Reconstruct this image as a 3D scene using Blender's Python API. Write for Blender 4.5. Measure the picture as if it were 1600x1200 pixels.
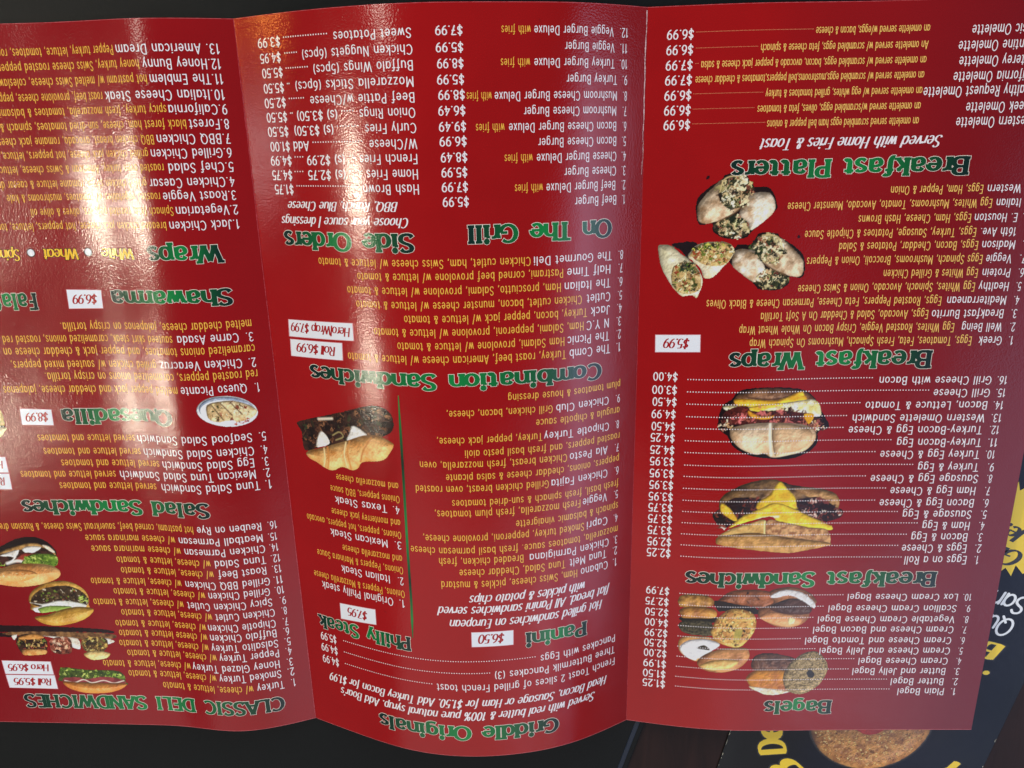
import bpy, math, random
import numpy as np

# ------------------------------------------------------------------ scene, camera, light
for o in list(bpy.data.objects):
    bpy.data.objects.remove(o)
scene = bpy.context.scene
COL = scene.collection

SURF = {"near":{"A":[[-0.14348,-0.10761,-0.07174,-0.03587,0.0],[0.00233,0.00193,0.00057,0.00297,0.0]],"B":[[0.0,0.02255,0.0451,0.06765,0.0902,0.11275,0.13531],[0.0,0.01269,0.01788,0.0206,0.01795,0.01042,-0.00079]],"C":[[0.13531,0.16531,0.18959,0.2096,0.27817],[-0.00079,0.0055,0.0024,0.0016,0.0036]]},"far":{"A":[[-0.14348,-0.10761,-0.07174,-0.03587,0.0],[0.00473,0.00501,0.00565,0.00549,0.0]],"B":[[0.0,0.02255,0.0451,0.06765,0.0902,0.11275,0.13531],[0.0,0.01268,0.01944,0.02121,0.01798,0.00972,-0.00025]],"C":[[0.13531,0.16531,0.18959,0.2096,0.27817],[-0.00025,0.0079,0.0055,0.0044,0.003]]},"cam":[[0.036405,0.039792,0.273786],[0.999355,-0.019974,0.029859],[0.009988,0.952892,0.303146],[0.034507,0.302652,-0.952476]],"flyer_z":-0.0027,"flyer":[[-0.04545,0.287],[-0.04101,0.30757],[-0.16553,0.266],[-0.16122,0.28588]],"folder_edge":[[-0.00835,0.2826],[-0.00149,0.30657]],"bagel":[[-0.10561,0.28119],0.02605],"flyer_text":[["white","San",[-0.16195,0.22118],[-0.14704,0.21701],0.00786],["white","Qu",[-0.15845,0.23158],[-0.14715,0.2284],0.00803],["yellow","B",[-0.15508,0.24345],[-0.14689,0.24097],0.00758],["yellow",".",[-0.15103,0.25671],[-0.14909,0.25608],0.00682],["burst","Gr",[-0.15627,0.2007],[-0.14638,0.19667],0.00708],["burst","le.",[-0.15469,0.19047],[-0.14717,0.1868],0.00629],["yellow","D",[-0.07061,0.29888],[-0.06885,0.29129],0.01102],["yellow","e",[-0.06827,0.29095],[-0.06672,0.28244],0.01149],["yellow","B",[-0.08112,0.31004],[-0.07308,0.30166],0.01121],["yellow","Y",[-0.14882,0.3052],[-0.1417,0.30177],0.00924]],"burst":[[-0.148,0.16914],[-0.14902,0.1729],[-0.15173,0.17116],[-0.15973,0.17013],[-0.17064,0.1767],[-0.17526,0.18775],[-0.17312,0.20189],[-0.16381,0.21202],[-0.15944,0.20589],[-0.15662,0.20967],[-0.15315,0.20559],[-0.15212,0.21053],[-0.14934,0.20674],[-0.14763,0.20848],[-0.14324,0.2047],[-0.14061,0.19324],[-0.14198,0.17929],[-0.14372,0.17519]]}

def make_camera():
    C, right, up, fwd = [np.array(q) for q in SURF['cam']]
    cd = bpy.data.cameras.new('camera')
    cd.sensor_width = 36.0
    cd.lens = 36.0 * 1202.0 / 1600.0
    cd.clip_start = 0.01
    cd.clip_end = 20
    co = bpy.data.objects.new('camera', cd)
    COL.objects.link(co)
    # the photographer held the phone the other way round: picture right = -right, picture up = -up
    x, y, z = -right, -up, -fwd
    from mathutils import Matrix
    co.matrix_world = Matrix(((x[0], y[0], z[0], C[0]), (x[1], y[1], z[1], C[1]), (x[2], y[2], z[2], C[2]), (0, 0, 0, 1)))
    scene.camera = co
    return C

CAM = make_camera()
scene.view_settings.view_transform = 'Standard'
scene.view_settings.look = 'None'
scene.view_settings.gamma = 1.0
scene.view_settings.exposure = 0.0

w = bpy.data.worlds.new('World')
scene.world = w
w.use_nodes = True
bg = w.node_tree.nodes['Background']
bg.inputs[0].default_value = (0.95, 0.97, 1.0, 1)
bg.inputs[1].default_value = 0.13

def area_light(name, loc, target, sx, sy, radiance, color, shape='RECTANGLE'):
    ld = bpy.data.lights.new(name, 'AREA')
    ld.shape = shape
    ld.size, ld.size_y = sx, sy
    area = sx * sy * (math.pi / 4 if shape in ('DISK', 'ELLIPSE') else 1)
    ld.energy = radiance * area * math.pi
    ld.color = color
    lo = bpy.data.objects.new(name, ld)
    lo.location = loc
    from mathutils import Vector
    lo.rotation_euler = (Vector(target) - Vector(loc)).to_track_quat('-Z', 'Y').to_euler()
    COL.objects.link(lo)
    return lo

# two warm ceiling lamps seen as the long glints, weaker lamps around them
area_light('ceiling_lamp', (1.09, 0.115, 1.00), (0.2, 0.12, 0), .16, .060, 135, (1.0, .90, .70), 'ELLIPSE')
area_light('ceiling_lamp', (1.10, 0.50, 1.00), (0.2, 0.12, 0), .16, .060, 80, (1.0, .90, .70), 'ELLIPSE')
area_light('second_ceiling_lamp', (0.66, -0.20, 1.02), (0.2, 0.12, 0), .12, .12, 14, (1.0, .92, .78), 'DISK')
area_light('orange_lamp', (2.90, -0.46, 1.0), (0.1, 0.0, 0), .12, .12, 80, (1.0, .36, .06), 'DISK')
area_light('side_window', (3.45, 0.05, 1.0), (0.1, 0.1, 0), .35, .22, 6, (1.0, .95, .92))
# daylight: a bluish window beside the table, stacked from three lights for a soft edge, one window beyond its far end; an added fill light behind the photographer
area_light('window', (-1.15, 1.0, 2.0), (0, 0.1, 0), 2.6, .8, .30, (.60, .68, 1.0))
area_light('window', (-1.9, 1.0, 2.0), (0, 0.1, 0), 2.8, 1.1, .85, (.60, .68, 1.0))
area_light('window', (-3.0, 1.0, 2.0), (0, 0.1, 0), 3.0, 1.6, 1.5, (.60, .68, 1.0))
area_light('far_window', (0.2, 2.1, 2.1), (0, 0.1, 0), 3.4, 1.7, .42, (1.0, .95, .93))
area_light('near_fill', (0.0, -2.9, 1.5), (0, 0.1, 0), 3.4, 1.6, 6.5, (.95, .97, 1.0))  # unseen fill, added for diffuse brightness without glare on the sheet


# ------------------------------------------------------------------ helpers
def lin(c):
    c = np.asarray(c, float) / 255.0
    return np.where(c <= .04045, c / 12.92, ((c + .055) / 1.055) ** 2.4)

def mesh_obj(name, verts, faces, mat, parent=None, colors=None, smooth=False, mats=None, face_mat=None):
    me = bpy.data.meshes.new(name)
    verts = np.asarray(verts, np.float32)
    if isinstance(faces, np.ndarray):
        n, k = faces.shape
        me.vertices.add(len(verts)); me.vertices.foreach_set('co', verts.ravel())
        me.loops.add(n * k); me.loops.foreach_set('vertex_index', faces.astype(np.int32).ravel())
        me.polygons.add(n)
        me.polygons.foreach_set('loop_start', np.arange(0, n * k, k, dtype=np.int32))
        me.polygons.foreach_set('loop_total', np.full(n, k, np.int32))
        me.update(calc_edges=True)
    else:
        me.from_pydata(verts.tolist(), [], faces)
    for m in (mats or [mat]):
        me.materials.append(m)
    if face_mat is not None:
        me.polygons.foreach_set('material_index', np.asarray(face_mat, np.int32))
    if smooth:
        me.polygons.foreach_set('use_smooth', np.ones(len(me.polygons), bool))
    if colors is not None:
        at = me.color_attributes.new('Col', 'FLOAT_COLOR', 'POINT')
        c4 = np.ones((len(verts), 4), np.float32); c4[:, :3] = colors
        at.data.foreach_set('color', c4.ravel())
    me.validate()
    o = bpy.data.objects.new(name, me)
    COL.objects.link(o)
    if parent is not None:
        o.parent = parent
    return o

def tag(o, label=None, cat=None, kind=None, group=None):
    if label: o['label'] = label
    if cat: o['category'] = cat
    if kind: o['kind'] = kind
    if group: o['group'] = group
    return o

# ------------------------------------------------------------------ materials
def new_mat(name):
    m = bpy.data.materials.new(name); m.use_nodes = True
    nt = m.node_tree
    return m, nt, nt.nodes['Principled BSDF']

def node(nt, typ, **kw):
    n = nt.nodes.new(typ)
    for k, v in kw.items():
        if k in n.inputs: n.inputs[k].default_value = v
        else: setattr(n, k, v)
    return n

GLOSS = dict(rough=.145, grain=.000034, spec=.62)

def gloss_bump(nt, b):
    """coated art paper: fine orange-peel grain under the varnish"""
    tc = node(nt, 'ShaderNodeTexCoord')
    n1 = node(nt, 'ShaderNodeTexNoise', Scale=1850.0, Detail=0.3, Roughness=.5)
    nt.links.new(tc.outputs['Object'], n1.inputs['Vector'])
    bp = node(nt, 'ShaderNodeBump', Strength=1.0, Distance=GLOSS['grain'])
    nt.links.new(n1.outputs['Fac'], bp.inputs['Height'])
    # slow waviness of a handled sheet
    n2 = node(nt, 'ShaderNodeTexNoise', Scale=38.0, Detail=3.0, Roughness=.55)
    nt.links.new(tc.outputs['Object'], n2.inputs['Vector'])
    bp2 = node(nt, 'ShaderNodeBump', Strength=1.0, Distance=.00017)
    nt.links.new(n2.outputs['Fac'], bp2.inputs['Height'])
    nt.links.new(bp2.outputs['Normal'], bp.inputs['Normal'])
    nt.links.new(bp.outputs['Normal'], b.inputs['Normal'])
    # faint handling smears in the varnish
    n3 = node(nt, 'ShaderNodeTexNoise', Scale=55.0, Detail=4.0, Roughness=.6)
    nt.links.new(tc.outputs['Object'], n3.inputs['Vector'])
    mr = node(nt, 'ShaderNodeMapRange'); mr.inputs['To Min'].default_value = GLOSS['rough'] - .05; mr.inputs['To Max'].default_value = GLOSS['rough'] + .07
    nt.links.new(n3.outputs['Fac'], mr.inputs['Value']); nt.links.new(mr.outputs[0], b.inputs['Roughness'])
    b.inputs['Specular IOR Level'].default_value = GLOSS['spec']
    return tc

def ink(name, rgb, vary=.06):
    m, nt, b = new_mat(name)
    tc = gloss_bump(nt, b)
    n = node(nt, 'ShaderNodeTexNoise', Scale=120.0, Detail=3.0)
    nt.links.new(tc.outputs['Object'], n.inputs['Vector'])
    c = lin(rgb)
    mx = node(nt, 'ShaderNodeMix', data_type='RGBA')
    nt.links.new(n.outputs['Fac'], mx.inputs[0])
    mx.inputs[6].default_value = (*(c * (1 - vary)), 1); mx.inputs[7].default_value = (*np.minimum(c * (1 + vary), 1), 1)
    nt.links.new(mx.outputs[2], b.inputs['Base Color'])
    return m

def picture_mat(name):
    m, nt, b = new_mat(name)
    gloss_bump(nt, b)
    a = node(nt, 'ShaderNodeVertexColor', layer_name='Col')
    nt.links.new(a.outputs['Color'], b.inputs['Base Color'])
    return m


def red_paper():
    m, nt, b = new_mat('red_print')
    tc = gloss_bump(nt, b)
    n = node(nt, 'ShaderNodeTexNoise', Scale=14.0, Detail=5.0, Roughness=.6)
    nt.links.new(tc.outputs['Object'], n.inputs['Vector'])
    r = node(nt, 'ShaderNodeValToRGB')
    r.color_ramp.elements[0].position = .25; r.color_ramp.elements[0].color = (*lin((152, 3, 8)), 1)
    r.color_ramp.elements[1].position = .75; r.color_ramp.elements[1].color = (*lin((171, 7, 12)), 1)
    nt.links.new(n.outputs['Fac'], r.inputs[0])
    # rare dark pin-prick stains in the ink
    n2 = node(nt, 'ShaderNodeTexNoise', Scale=150.0, Detail=2.0)
    nt.links.new(tc.outputs['Object'], n2.inputs['Vector'])
    r2 = node(nt, 'ShaderNodeValToRGB')
    r2.color_ramp.elements[0].position = .77; r2.color_ramp.elements[0].color = (0, 0, 0, 1)
    r2.color_ramp.elements[1].position = .82; r2.color_ramp.elements[1].color = (1, 1, 1, 1)
    nt.links.new(n2.outputs['Fac'], r2.inputs[0])
    mx = node(nt, 'ShaderNodeMix', data_type='RGBA')
    mul = node(nt, 'ShaderNodeMath', operation='MULTIPLY'); mul.inputs[1].default_value = .6
    nt.links.new(r2.outputs[0], mul.inputs[0]); nt.links.new(mul.outputs[0], mx.inputs[0])
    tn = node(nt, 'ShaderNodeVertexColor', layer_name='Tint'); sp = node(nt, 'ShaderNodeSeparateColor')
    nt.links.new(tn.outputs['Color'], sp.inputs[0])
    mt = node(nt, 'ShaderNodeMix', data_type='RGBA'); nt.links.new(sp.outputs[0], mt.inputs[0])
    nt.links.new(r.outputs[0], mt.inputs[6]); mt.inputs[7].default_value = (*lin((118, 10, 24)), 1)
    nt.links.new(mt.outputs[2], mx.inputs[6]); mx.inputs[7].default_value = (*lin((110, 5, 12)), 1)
    nt.links.new(mx.outputs[2], b.inputs['Base Color'])
    return m

M_red = red_paper()
M_white = ink('white_ink', (246, 240, 242), .02)
M_yellow = ink('yellow_ink', (250, 192, 76))
M_orange = ink('amber_ink', (255, 204, 108))
M_pale_orange = ink('pale_orange_ink', (232, 140, 98))
M_box = ink('box_white', (240, 244, 250), .02)
M_frame = ink('box_frame', (224, 150, 158))
M_redink = ink('dark_red_ink', (172, 26, 32))
M_crack = ink('bare_cracked_paper', (236, 196, 190), .15)
M_foldline = ink('fold_crease', (188, 66, 74), .3)
M_worn = ink('worn_paper_edge', (200, 92, 96), .2)
M_back = ink('menu_back_print', (60, 14, 18))
M_core = ink('paper_core', (226, 196, 190))
M_pic = picture_mat('picture_print')


# ------------------------------------------------------------------ the folded sheet
def cspline(xk, yk, x):
    xk, yk = np.array(xk), np.array(yk)
    n = len(xk); h = np.diff(xk); A = np.zeros((n, n)); b = np.zeros(n); A[0, 0] = A[-1, -1] = 1
    for i in range(1, n - 1):
        A[i, i-1] = h[i-1]; A[i, i] = 2 * (h[i-1] + h[i]); A[i, i+1] = h[i]
        b[i] = 3 * ((yk[i+1] - yk[i]) / h[i] - (yk[i] - yk[i-1]) / h[i-1])
    c = np.linalg.solve(A, b); i = np.clip(np.searchsorted(xk, x) - 1, 0, n - 2); dx = x - xk[i]
    bb = (yk[i+1] - yk[i]) / h[i] - h[i] * (2 * c[i] + c[i+1]) / 3; dd = (c[i+1] - c[i]) / (3 * h[i])
    return yk[i] + bb * dx + c[i] * dx ** 2 + dd * dx ** 3

PAGE_H = 279.4
SPL = {}
for pn in 'ABC':
    xk = SURF['near'][pn][0]
    x = np.linspace(xk[0], xk[-1], 6001)
    zn = cspline(*SURF['near'][pn], x); zf = cspline(*SURF['far'][pn], x)
    z = (zn + zf) / 2
    s = np.r_[0, np.cumsum(np.hypot(np.diff(x), np.diff(z)))] * 1000
    SPL[pn] = (s, x, zn, zf)

ORIGIN = np.array([0.067, 0.14, -0.0012])

def surf0(pn, s, v):
    S_, x_, zn, zf = SPL[pn]
    s = np.clip(s, 0, S_[-1]); k = v / PAGE_H
    x = np.interp(s, S_, x_)
    z = (1 - k) * np.interp(s, S_, zn) + k * np.interp(s, S_, zf)
    return np.stack([x, v / 1000 + 0 * x, z], -1)

def surf(pn, s, v, lift=0.0):
    """page millimetres (s across, v up the page) -> local metres, lifted along the sheet's normal (lift in metres)"""
    s = np.asarray(s, float); v = np.asarray(v, float) + 0 * s
    P = surf0(pn, s, v)
    W = SPL[pn][0][-1]
    a = surf0(pn, np.minimum(s + .4, W), v) - surf0(pn, np.maximum(s - .4, 0), v)
    b = surf0(pn, s, v + .4) - surf0(pn, s, v - .4)
    n = np.cross(a, b); n /= np.linalg.norm(n, axis=-1, keepdims=True)
    return P + n * np.asarray(lift)[..., None] * np.ones_like(P) - ORIGIN

menu = bpy.data.objects.new('folded_menu', None)
menu.location = ORIGIN
COL.objects.link(menu)
tag(menu, 'red glossy three-panel food menu bulging in the middle, lying upside down on the table', 'menu')

PANEL = {}
def build_panel(pn, label):
    W = SPL[pn][0][-1]
    ns, nv = 340, 28
    s = np.linspace(0, W, ns + 1); v = np.linspace(0, PAGE_H, nv + 1)
    Sg, Vg = np.meshgrid(s, v)
    top = surf(pn, Sg.ravel(), Vg.ravel(), 0.0)
    bot = surf(pn, Sg.ravel(), Vg.ravel(), -0.00022)
    idx = np.arange((ns + 1) * (nv + 1)).reshape(nv + 1, ns + 1)
    f = np.stack([idx[:-1, :-1], idx[:-1, 1:], idx[1:, 1:], idx[1:, :-1]], -1).reshape(-1, 4)
    n = len(top)
    fb = f[:, ::-1] + n
    rim = []
    def strip(e):
        for a, b in zip(e[:-1], e[1:]): rim.append((a, a + n, b + n, b))
    strip(idx[0, :][::-1]); strip(idx[-1, :]); strip(idx[:, 0]); strip(idx[:, -1][::-1])
    rimF = np.array(rim); nt_ = 2 * n
    F = np.concatenate([f, fb, rimF + nt_])     # the cut edge has vertices of its own, so the print stays evenly shaded up to it
    fm = np.r_[np.zeros(len(f)), np.ones(len(fb)), np.full(len(rim), 2)]
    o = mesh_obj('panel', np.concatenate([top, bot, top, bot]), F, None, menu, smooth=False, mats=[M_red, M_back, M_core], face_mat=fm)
    sm = np.zeros(len(F), bool); sm[:len(f)] = True
    o.data.polygons.foreach_set('use_smooth', sm)
    o['label'] = label
    at = o.data.color_attributes.new('Tint', 'FLOAT_COLOR', 'POINT')     # the ground colour runs from bright red into maroon
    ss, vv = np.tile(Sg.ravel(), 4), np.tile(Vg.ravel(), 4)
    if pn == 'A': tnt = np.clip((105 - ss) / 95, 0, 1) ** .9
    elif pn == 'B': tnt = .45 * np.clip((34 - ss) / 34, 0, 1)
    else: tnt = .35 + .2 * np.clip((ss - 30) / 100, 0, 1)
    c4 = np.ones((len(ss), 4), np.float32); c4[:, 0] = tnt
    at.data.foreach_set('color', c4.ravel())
    PANEL[pn] = o
    # pale line of bare paper along the cut far and near edges
    for v0, v1 in ((PAGE_H - .28, PAGE_H - .02), (.02, .2)):
        ss = np.linspace(0, W, 200)
        jit = np.random.RandomState(3).rand(200) * .12
        A = surf(pn, ss, np.full(200, v0) + jit, 8e-6); B = surf(pn, ss, np.full(200, v1), 8e-6)
        q = np.arange(199)
        mesh_obj('worn_edge', np.concatenate([A, B]), np.stack([q, q + 1, q + 201, q + 200], -1), M_worn, o)

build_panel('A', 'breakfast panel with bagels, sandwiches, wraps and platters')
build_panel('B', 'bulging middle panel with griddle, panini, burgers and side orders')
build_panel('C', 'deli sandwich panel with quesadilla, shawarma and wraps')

# ------------------------------------------------------------------ lettering: pen strokes
def arc(cx, cy, rx, ry, a0, a1, n=None):
    n = n or max(4, int(abs(a1 - a0) / 20) + 1)
    t = np.radians(np.linspace(a0, a1, n + 1))
    return np.stack([cx + rx * np.cos(t), cy + ry * np.sin(t)], 1)
def seg(*p):
    p = np.array(p, float).reshape(-1, 2)
    return p
def cat(*a): 
    return np.concatenate(a)
def smooth(*p, n=4):
    p = np.array(p, float).reshape(-1, 2)
    q = np.concatenate([2 * p[:1] - p[1:2], p, 2 * p[-1:] - p[-2:-1]])
    out = []
    for i in range(1, len(q) - 2):
        for t in np.arange(n) / n:
            a, b, c, d = q[i-1:i+3]
            out.append(.5 * (2 * b + (c - a) * t + (2*a - 5*b + 4*c - d) * t*t + (3*b - a - 3*c + d) * t**3))
    out.append(p[-1])
    return np.array(out)
X = .64
def ring(cx, cy, rx, ry): return arc(cx, cy, rx, ry, 0, 360, 18)
DOT = lambda x, y, r=.012: seg(x, y - r, x, y + r)
G = {
'a': (.64, [ring(.30, .32, .24, .31), seg(.54, .63, .54, 0)]),
'b': (.64, [seg(.08, 1, .08, 0), ring(.32, .32, .24, .31)]),
'c': (.54, [arc(.31, .32, .25, .31, 48, 312)]),
'd': (.64, [ring(.30, .32, .24, .31), seg(.54, 1, .54, 0)]),
'e': (.60, [cat(seg(.07, .33), seg(.30, .33), seg(.53, .33), arc(.30, .32, .235, .31, 12, 318))]),
'f': (.38, [smooth(.38, .97, .28, 1.0, .20, .93, .18, .75, .18, .4, .18, 0.0, .16, -.16, .08, -.2), seg(.04, .62, .34, .62)]),
'g': (.64, [ring(.30, .33, .24, .30), cat(seg(.54, .62), seg(.54, 0), arc(.30, -.04, .24, .21, 0, -140))]),
'h': (.62, [seg(.08, 1, .08, 0), cat(arc(.305, .39, .225, .24, 180, 0, 8), seg(.53, 0))]),
'i': (.18, [seg(.09, .62, .09, 0), DOT(.09, .86)]),
'j': (.22, [cat(seg(.13, .62), seg(.13, -.08), arc(.01, -.08, .12, .14, 0, -80)), DOT(.13, .86)]),
'k': (.54, [seg(.08, 1, .08, 0), seg(.46, .63, .10, .26), seg(.22, .38, .48, 0)]),
'l': (.18, [seg(.09, 1, .09, 0)]),
'm': (.94, [seg(.08, .63, .08, 0), cat(arc(.275, .40, .195, .23, 180, 0, 8), seg(.47, 0)), cat(arc(.665, .40, .195, .23, 180, 0, 8), seg(.86, 0))]),
'n': (.62, [seg(.08, .63, .08, 0), cat(arc(.305, .39, .225, .24, 180, 0, 8), seg(.53, 0))]),
'o': (.62, [ring(.31, .32, .25, .31)]),
'p': (.64, [seg(.08, .63, .08, -.27), ring(.32, .32, .24, .31)]),
'q': (.64, [ring(.30, .32, .24, .31), seg(.54, .63, .54, -.27)]),
'r': (.38, [seg(.08, .63, .08, 0), arc(.29, .37, .21, .26, 180, 75)]),
's': (.50, [smooth(.43, .54, .36, .62, .24, .64, .10, .57, .09, .45, .24, .35, .38, .26, .42, .14, .32, .02, .20, 0, .07, .09)]),
't': (.36, [cat(seg(.17, .86), seg(.17, .12), smooth(.20, .03, .27, 0, .34, .03)), seg(.03, .62, .33, .62)]),
'u': (.62, [cat(seg(.08, .63), arc(.305, .25, .225, .25, 180, 360, 8)), seg(.53, .63, .53, 0)]),
'v': (.54, [seg(.05, .63, .27, 0), seg(.27, 0, .49, .63)]),
'w': (.80, [seg(.05, .63, .22, 0), seg(.22, 0, .40, .60), seg(.40, .60, .58, 0), seg(.58, 0, .75, .63)]),
'x': (.52, [seg(.06, .63, .46, 0), seg(.46, .63, .06, 0)]),
'y': (.54, [seg(.05, .63, .28, .06), seg(.50, .63, .20, -.24)]),
'z': (.50, [seg(.07, .62, .43, .62), seg(.43, .62, .07, .01), seg(.07, .01, .45, .01)]),
'A': (.74, [seg(.05, 0, .37, 1), seg(.37, 1, .69, 0), seg(.16, .32, .58, .32)]),
'B': (.68, [seg(.10, 1, .10, 0), cat(seg(.10, .99), seg(.34, .99), arc(.36, .76, .21, .23, 80, -80), seg(.12, .53)), cat(seg(.34, .53), arc(.38, .27, .23, .26, 80, -80), seg(.10, .01))]),
'C': (.76, [arc(.43, .5, .36, .5, 50, 310)]),
'D': (.76, [seg(.10, 1, .10, 0), cat(seg(.10, .99), seg(.28, .99), arc(.30, .5, .38, .49, 85, -85), seg(.10, .01))]),
'E': (.60, [seg(.10, 1, .10, 0), seg(.10, .99, .53, .99), seg(.10, .52, .48, .52), seg(.10, .01, .53, .01)]),
'F': (.56, [seg(.10, 1, .10, 0), seg(.10, .99, .52, .99), seg(.10, .52, .46, .52)]),
'G': (.80, [cat(arc(.43, .5, .36, .5, 48, 345), seg(.76, .44)), seg(.46, .44, .76, .44)]),
'H': (.74, [seg(.10, 1, .10, 0), seg(.64, 1, .64, 0), seg(.10, .52, .64, .52)]),
'I': (.22, [seg(.11, 1, .11, 0)]),
'J': (.46, [cat(seg(.36, 1), seg(.36, .25), arc(.19, .22, .17, .22, 0, -160))]),
'K': (.66, [seg(.10, 1, .10, 0), seg(.58, 1, .12, .42), seg(.26, .58, .62, 0)]),
'L': (.54, [seg(.10, 1, .10, 0), seg(.10, .01, .50, .01)]),
'M': (.88, [seg(.10, 0, .10, 1), seg(.10, 1, .44, .25), seg(.44, .25, .78, 1), seg(.78, 1, .78, 0)]),
'N': (.76, [seg(.10, 0, .10, 1), seg(.10, 1, .66, 0), seg(.66, 0, .66, 1)]),
'O': (.88, [ring(.44, .5, .37, .5)]),
'P': (.62, [seg(.10, 1, .10, 0), cat(seg(.10, .99), seg(.32, .99), arc(.34, .72, .22, .27, 80, -80), seg(.10, .45))]),
'Q': (.90, [ring(.44, .5, .37, .5), seg(.54, .24, .84, -.08)]),
'R': (.66, [seg(.10, 1, .10, 0), cat(seg(.10, .99), seg(.32, .99), arc(.34, .73, .22, .26, 80, -80), seg(.10, .47)), seg(.32, .47, .60, 0)]),
'S': (.64, [smooth(.56, .85, .46, .97, .32, 1.0, .14, .92, .10, .74, .20, .60, .36, .52, .52, .40, .56, .24, .48, .07, .30, 0, .14, .04, .06, .17)]),
'T': (.66, [seg(.33, .99, .33, 0), seg(.03, .99, .63, .99)]),
'U': (.74, [cat(seg(.10, 1), arc(.37, .28, .27, .28, 180, 360, 10), seg(.64, 1))]),
'V': (.70, [seg(.04, 1, .35, 0), seg(.35, 0, .66, 1)]),
'W': (1.04, [seg(.04, 1, .28, 0), seg(.28, 0, .52, .92), seg(.52, .92, .76, 0), seg(.76, 0, 1.0, 1)]),
'X': (.66, [seg(.06, 1, .60, 0), seg(.60, 1, .06, 0)]),
'Y': (.66, [seg(.04, 1, .33, .48), seg(.62, 1, .33, .48), seg(.33, .48, .33, 0)]),
'0': (.64, [ring(.32, .5, .25, .5)]),
'1': (.40, [seg(.26, 1, .26, 0), seg(.26, 1, .08, .80)]),
'2': (.60, [cat(smooth(.08, .76, .14, .93, .30, 1.0, .48, .92, .51, .72, .42, .50), seg(.07, .01)), seg(.07, .01, .54, .01)]),
'3': (.60, [smooth(.09, .88, .28, 1.0, .46, .93, .50, .77, .42, .60, .26, .55), smooth(.26, .55, .44, .50, .53, .30, .44, .07, .27, 0, .07, .10)]),
'4': (.64, [seg(.44, 1, .06, .30), seg(.06, .30, .59, .30), seg(.44, .62, .44, 0)]),
'5': (.60, [seg(.50, .99, .14, .99), cat(seg(.14, .99), smooth(.10, .55, .28, .63, .48, .55, .53, .33, .45, .08, .26, 0, .07, .09))]),
'6': (.62, [ring(.31, .32, .24, .31), smooth(.08, .36, .12, .64, .26, .88, .44, 1.0)]),
'7': (.56, [seg(.06, .99, .50, .99), seg(.50, .99, .20, 0), seg(.20, .52, .46, .52)]),
'8': (.62, [ring(.31, .76, .19, .23), ring(.31, .27, .24, .27)]),
'9': (.62, [ring(.31, .68, .24, .31), smooth(.54, .64, .50, .36, .36, .12, .18, 0)]),
'$': (.62, [smooth(.52, .78, .42, .90, .30, .92, .14, .84, .11, .70, .22, .58, .38, .50, .51, .38, .52, .24, .42, .10, .28, .08, .14, .13, .07, .25), seg(.31, 1.1, .31, -.1)]),
'&': (.66, [smooth(.56, .42, .50, .18, .34, .02, .16, .02, .07, .16, .13, .36, .32, .52, .40, .72, .34, .88, .24, .88, .17, .74, .24, .54, .42, .24, .58, .01)]),
'(': (.32, [arc(.40, .42, .28, .62, 122, 238)]),
')': (.32, [arc(-.08, .42, .28, .62, 58, -58)]),
'/': (.44, [seg(.06, -.08, .38, 1.04)]),
'|': (.20, [seg(.10, -.1, .10, 1.1)]),
',': (.24, [seg(.14, .06, .09, -.12)]),
'.': (.24, [DOT(.12, .05)]),
"'": (.16, [seg(.08, 1.0, .06, .80)]),
'-': (.36, [seg(.06, .36, .30, .36)]),
'%': (.86, [ring(.20, .77, .14, .22), ring(.66, .23, .14, .22), seg(.66, 1, .20, 0)]),
' ': (.34, []),
}
# heavy poster face used for the green headings: double-storey a, wide ear on f and t
for _c in list(G):
    if _c.islower():
        for _q in G[_c][1]:
            _y = _q[:, 1].copy(); _q[:, 1] = np.where(_y <= .64, np.where(_y > 0, _y * 1.09, _y), .698 + (_y - .64) * .302 / .36)
GH = dict(G)
GH.update({
'a': (.66, [cat(smooth(.12, .50, .20, .62, .32, .64, .46, .58, .50, .44), seg(.50, 0)), smooth(.50, .38, .30, .38, .13, .30, .12, .14, .22, .02, .38, .04, .50, .16)]),
'f': (.46, [smooth(.44, .90, .36, 1.0, .24, .94, .20, .74, .20, .4, .19, .08, .10, -.12, .02, -.10), seg(.04, .60, .40, .60)]),
't': (.46, [cat(seg(.20, .84), seg(.20, .14), smooth(.26, .03, .34, .01, .42, .10)), seg(.02, .60, .42, .60)]),
'y': (.60, [seg(.05, .63, .30, .04), seg(.54, .63, .22, -.24)]),
'g': (.66, [ring(.30, .35, .22, .27), cat(seg(.52, .62), seg(.52, -.02), arc(.30, -.05, .22, .19, 0, -150))]),
' ': (.52, []),
})
for _c in 'ilI.':      # room for the serifs of narrow letters
    _a, _st = GH[_c]
    GH[_c] = (_a + .13, [_q + np.array([.065, 0.0]) for _q in _st])
def taller(g):
    # the poster face has a high x-height
    out = {}
    for ch, (adv, st) in g.items():
        if ch.islower():
            ns = []
            for q in st:
                q = q.copy(); q[:, 1] *= 1.0 if ch in 'aftyg' else 1.0; y = q[:, 1]
                q[:, 1] = np.where(y <= .70, np.where(y > 0, y * (1.13 if ch in 'aftyg' else 1.037), y * .85), .726 + (y - .70) * .274 / .30 + np.where(y > .8, .04, 0) * (ch in 'ij'))
                ns.append(q)
            st = ns
        out[ch] = (adv, st)
    return out
GH = taller(GH)
GS = dict(G)
GS[' '] = (.36, [])
GS['r'] = (.36, [seg(.08, .63, .08, 0), smooth(.08, .42, .2, .6, .34, .62, .36, .5)])

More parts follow.
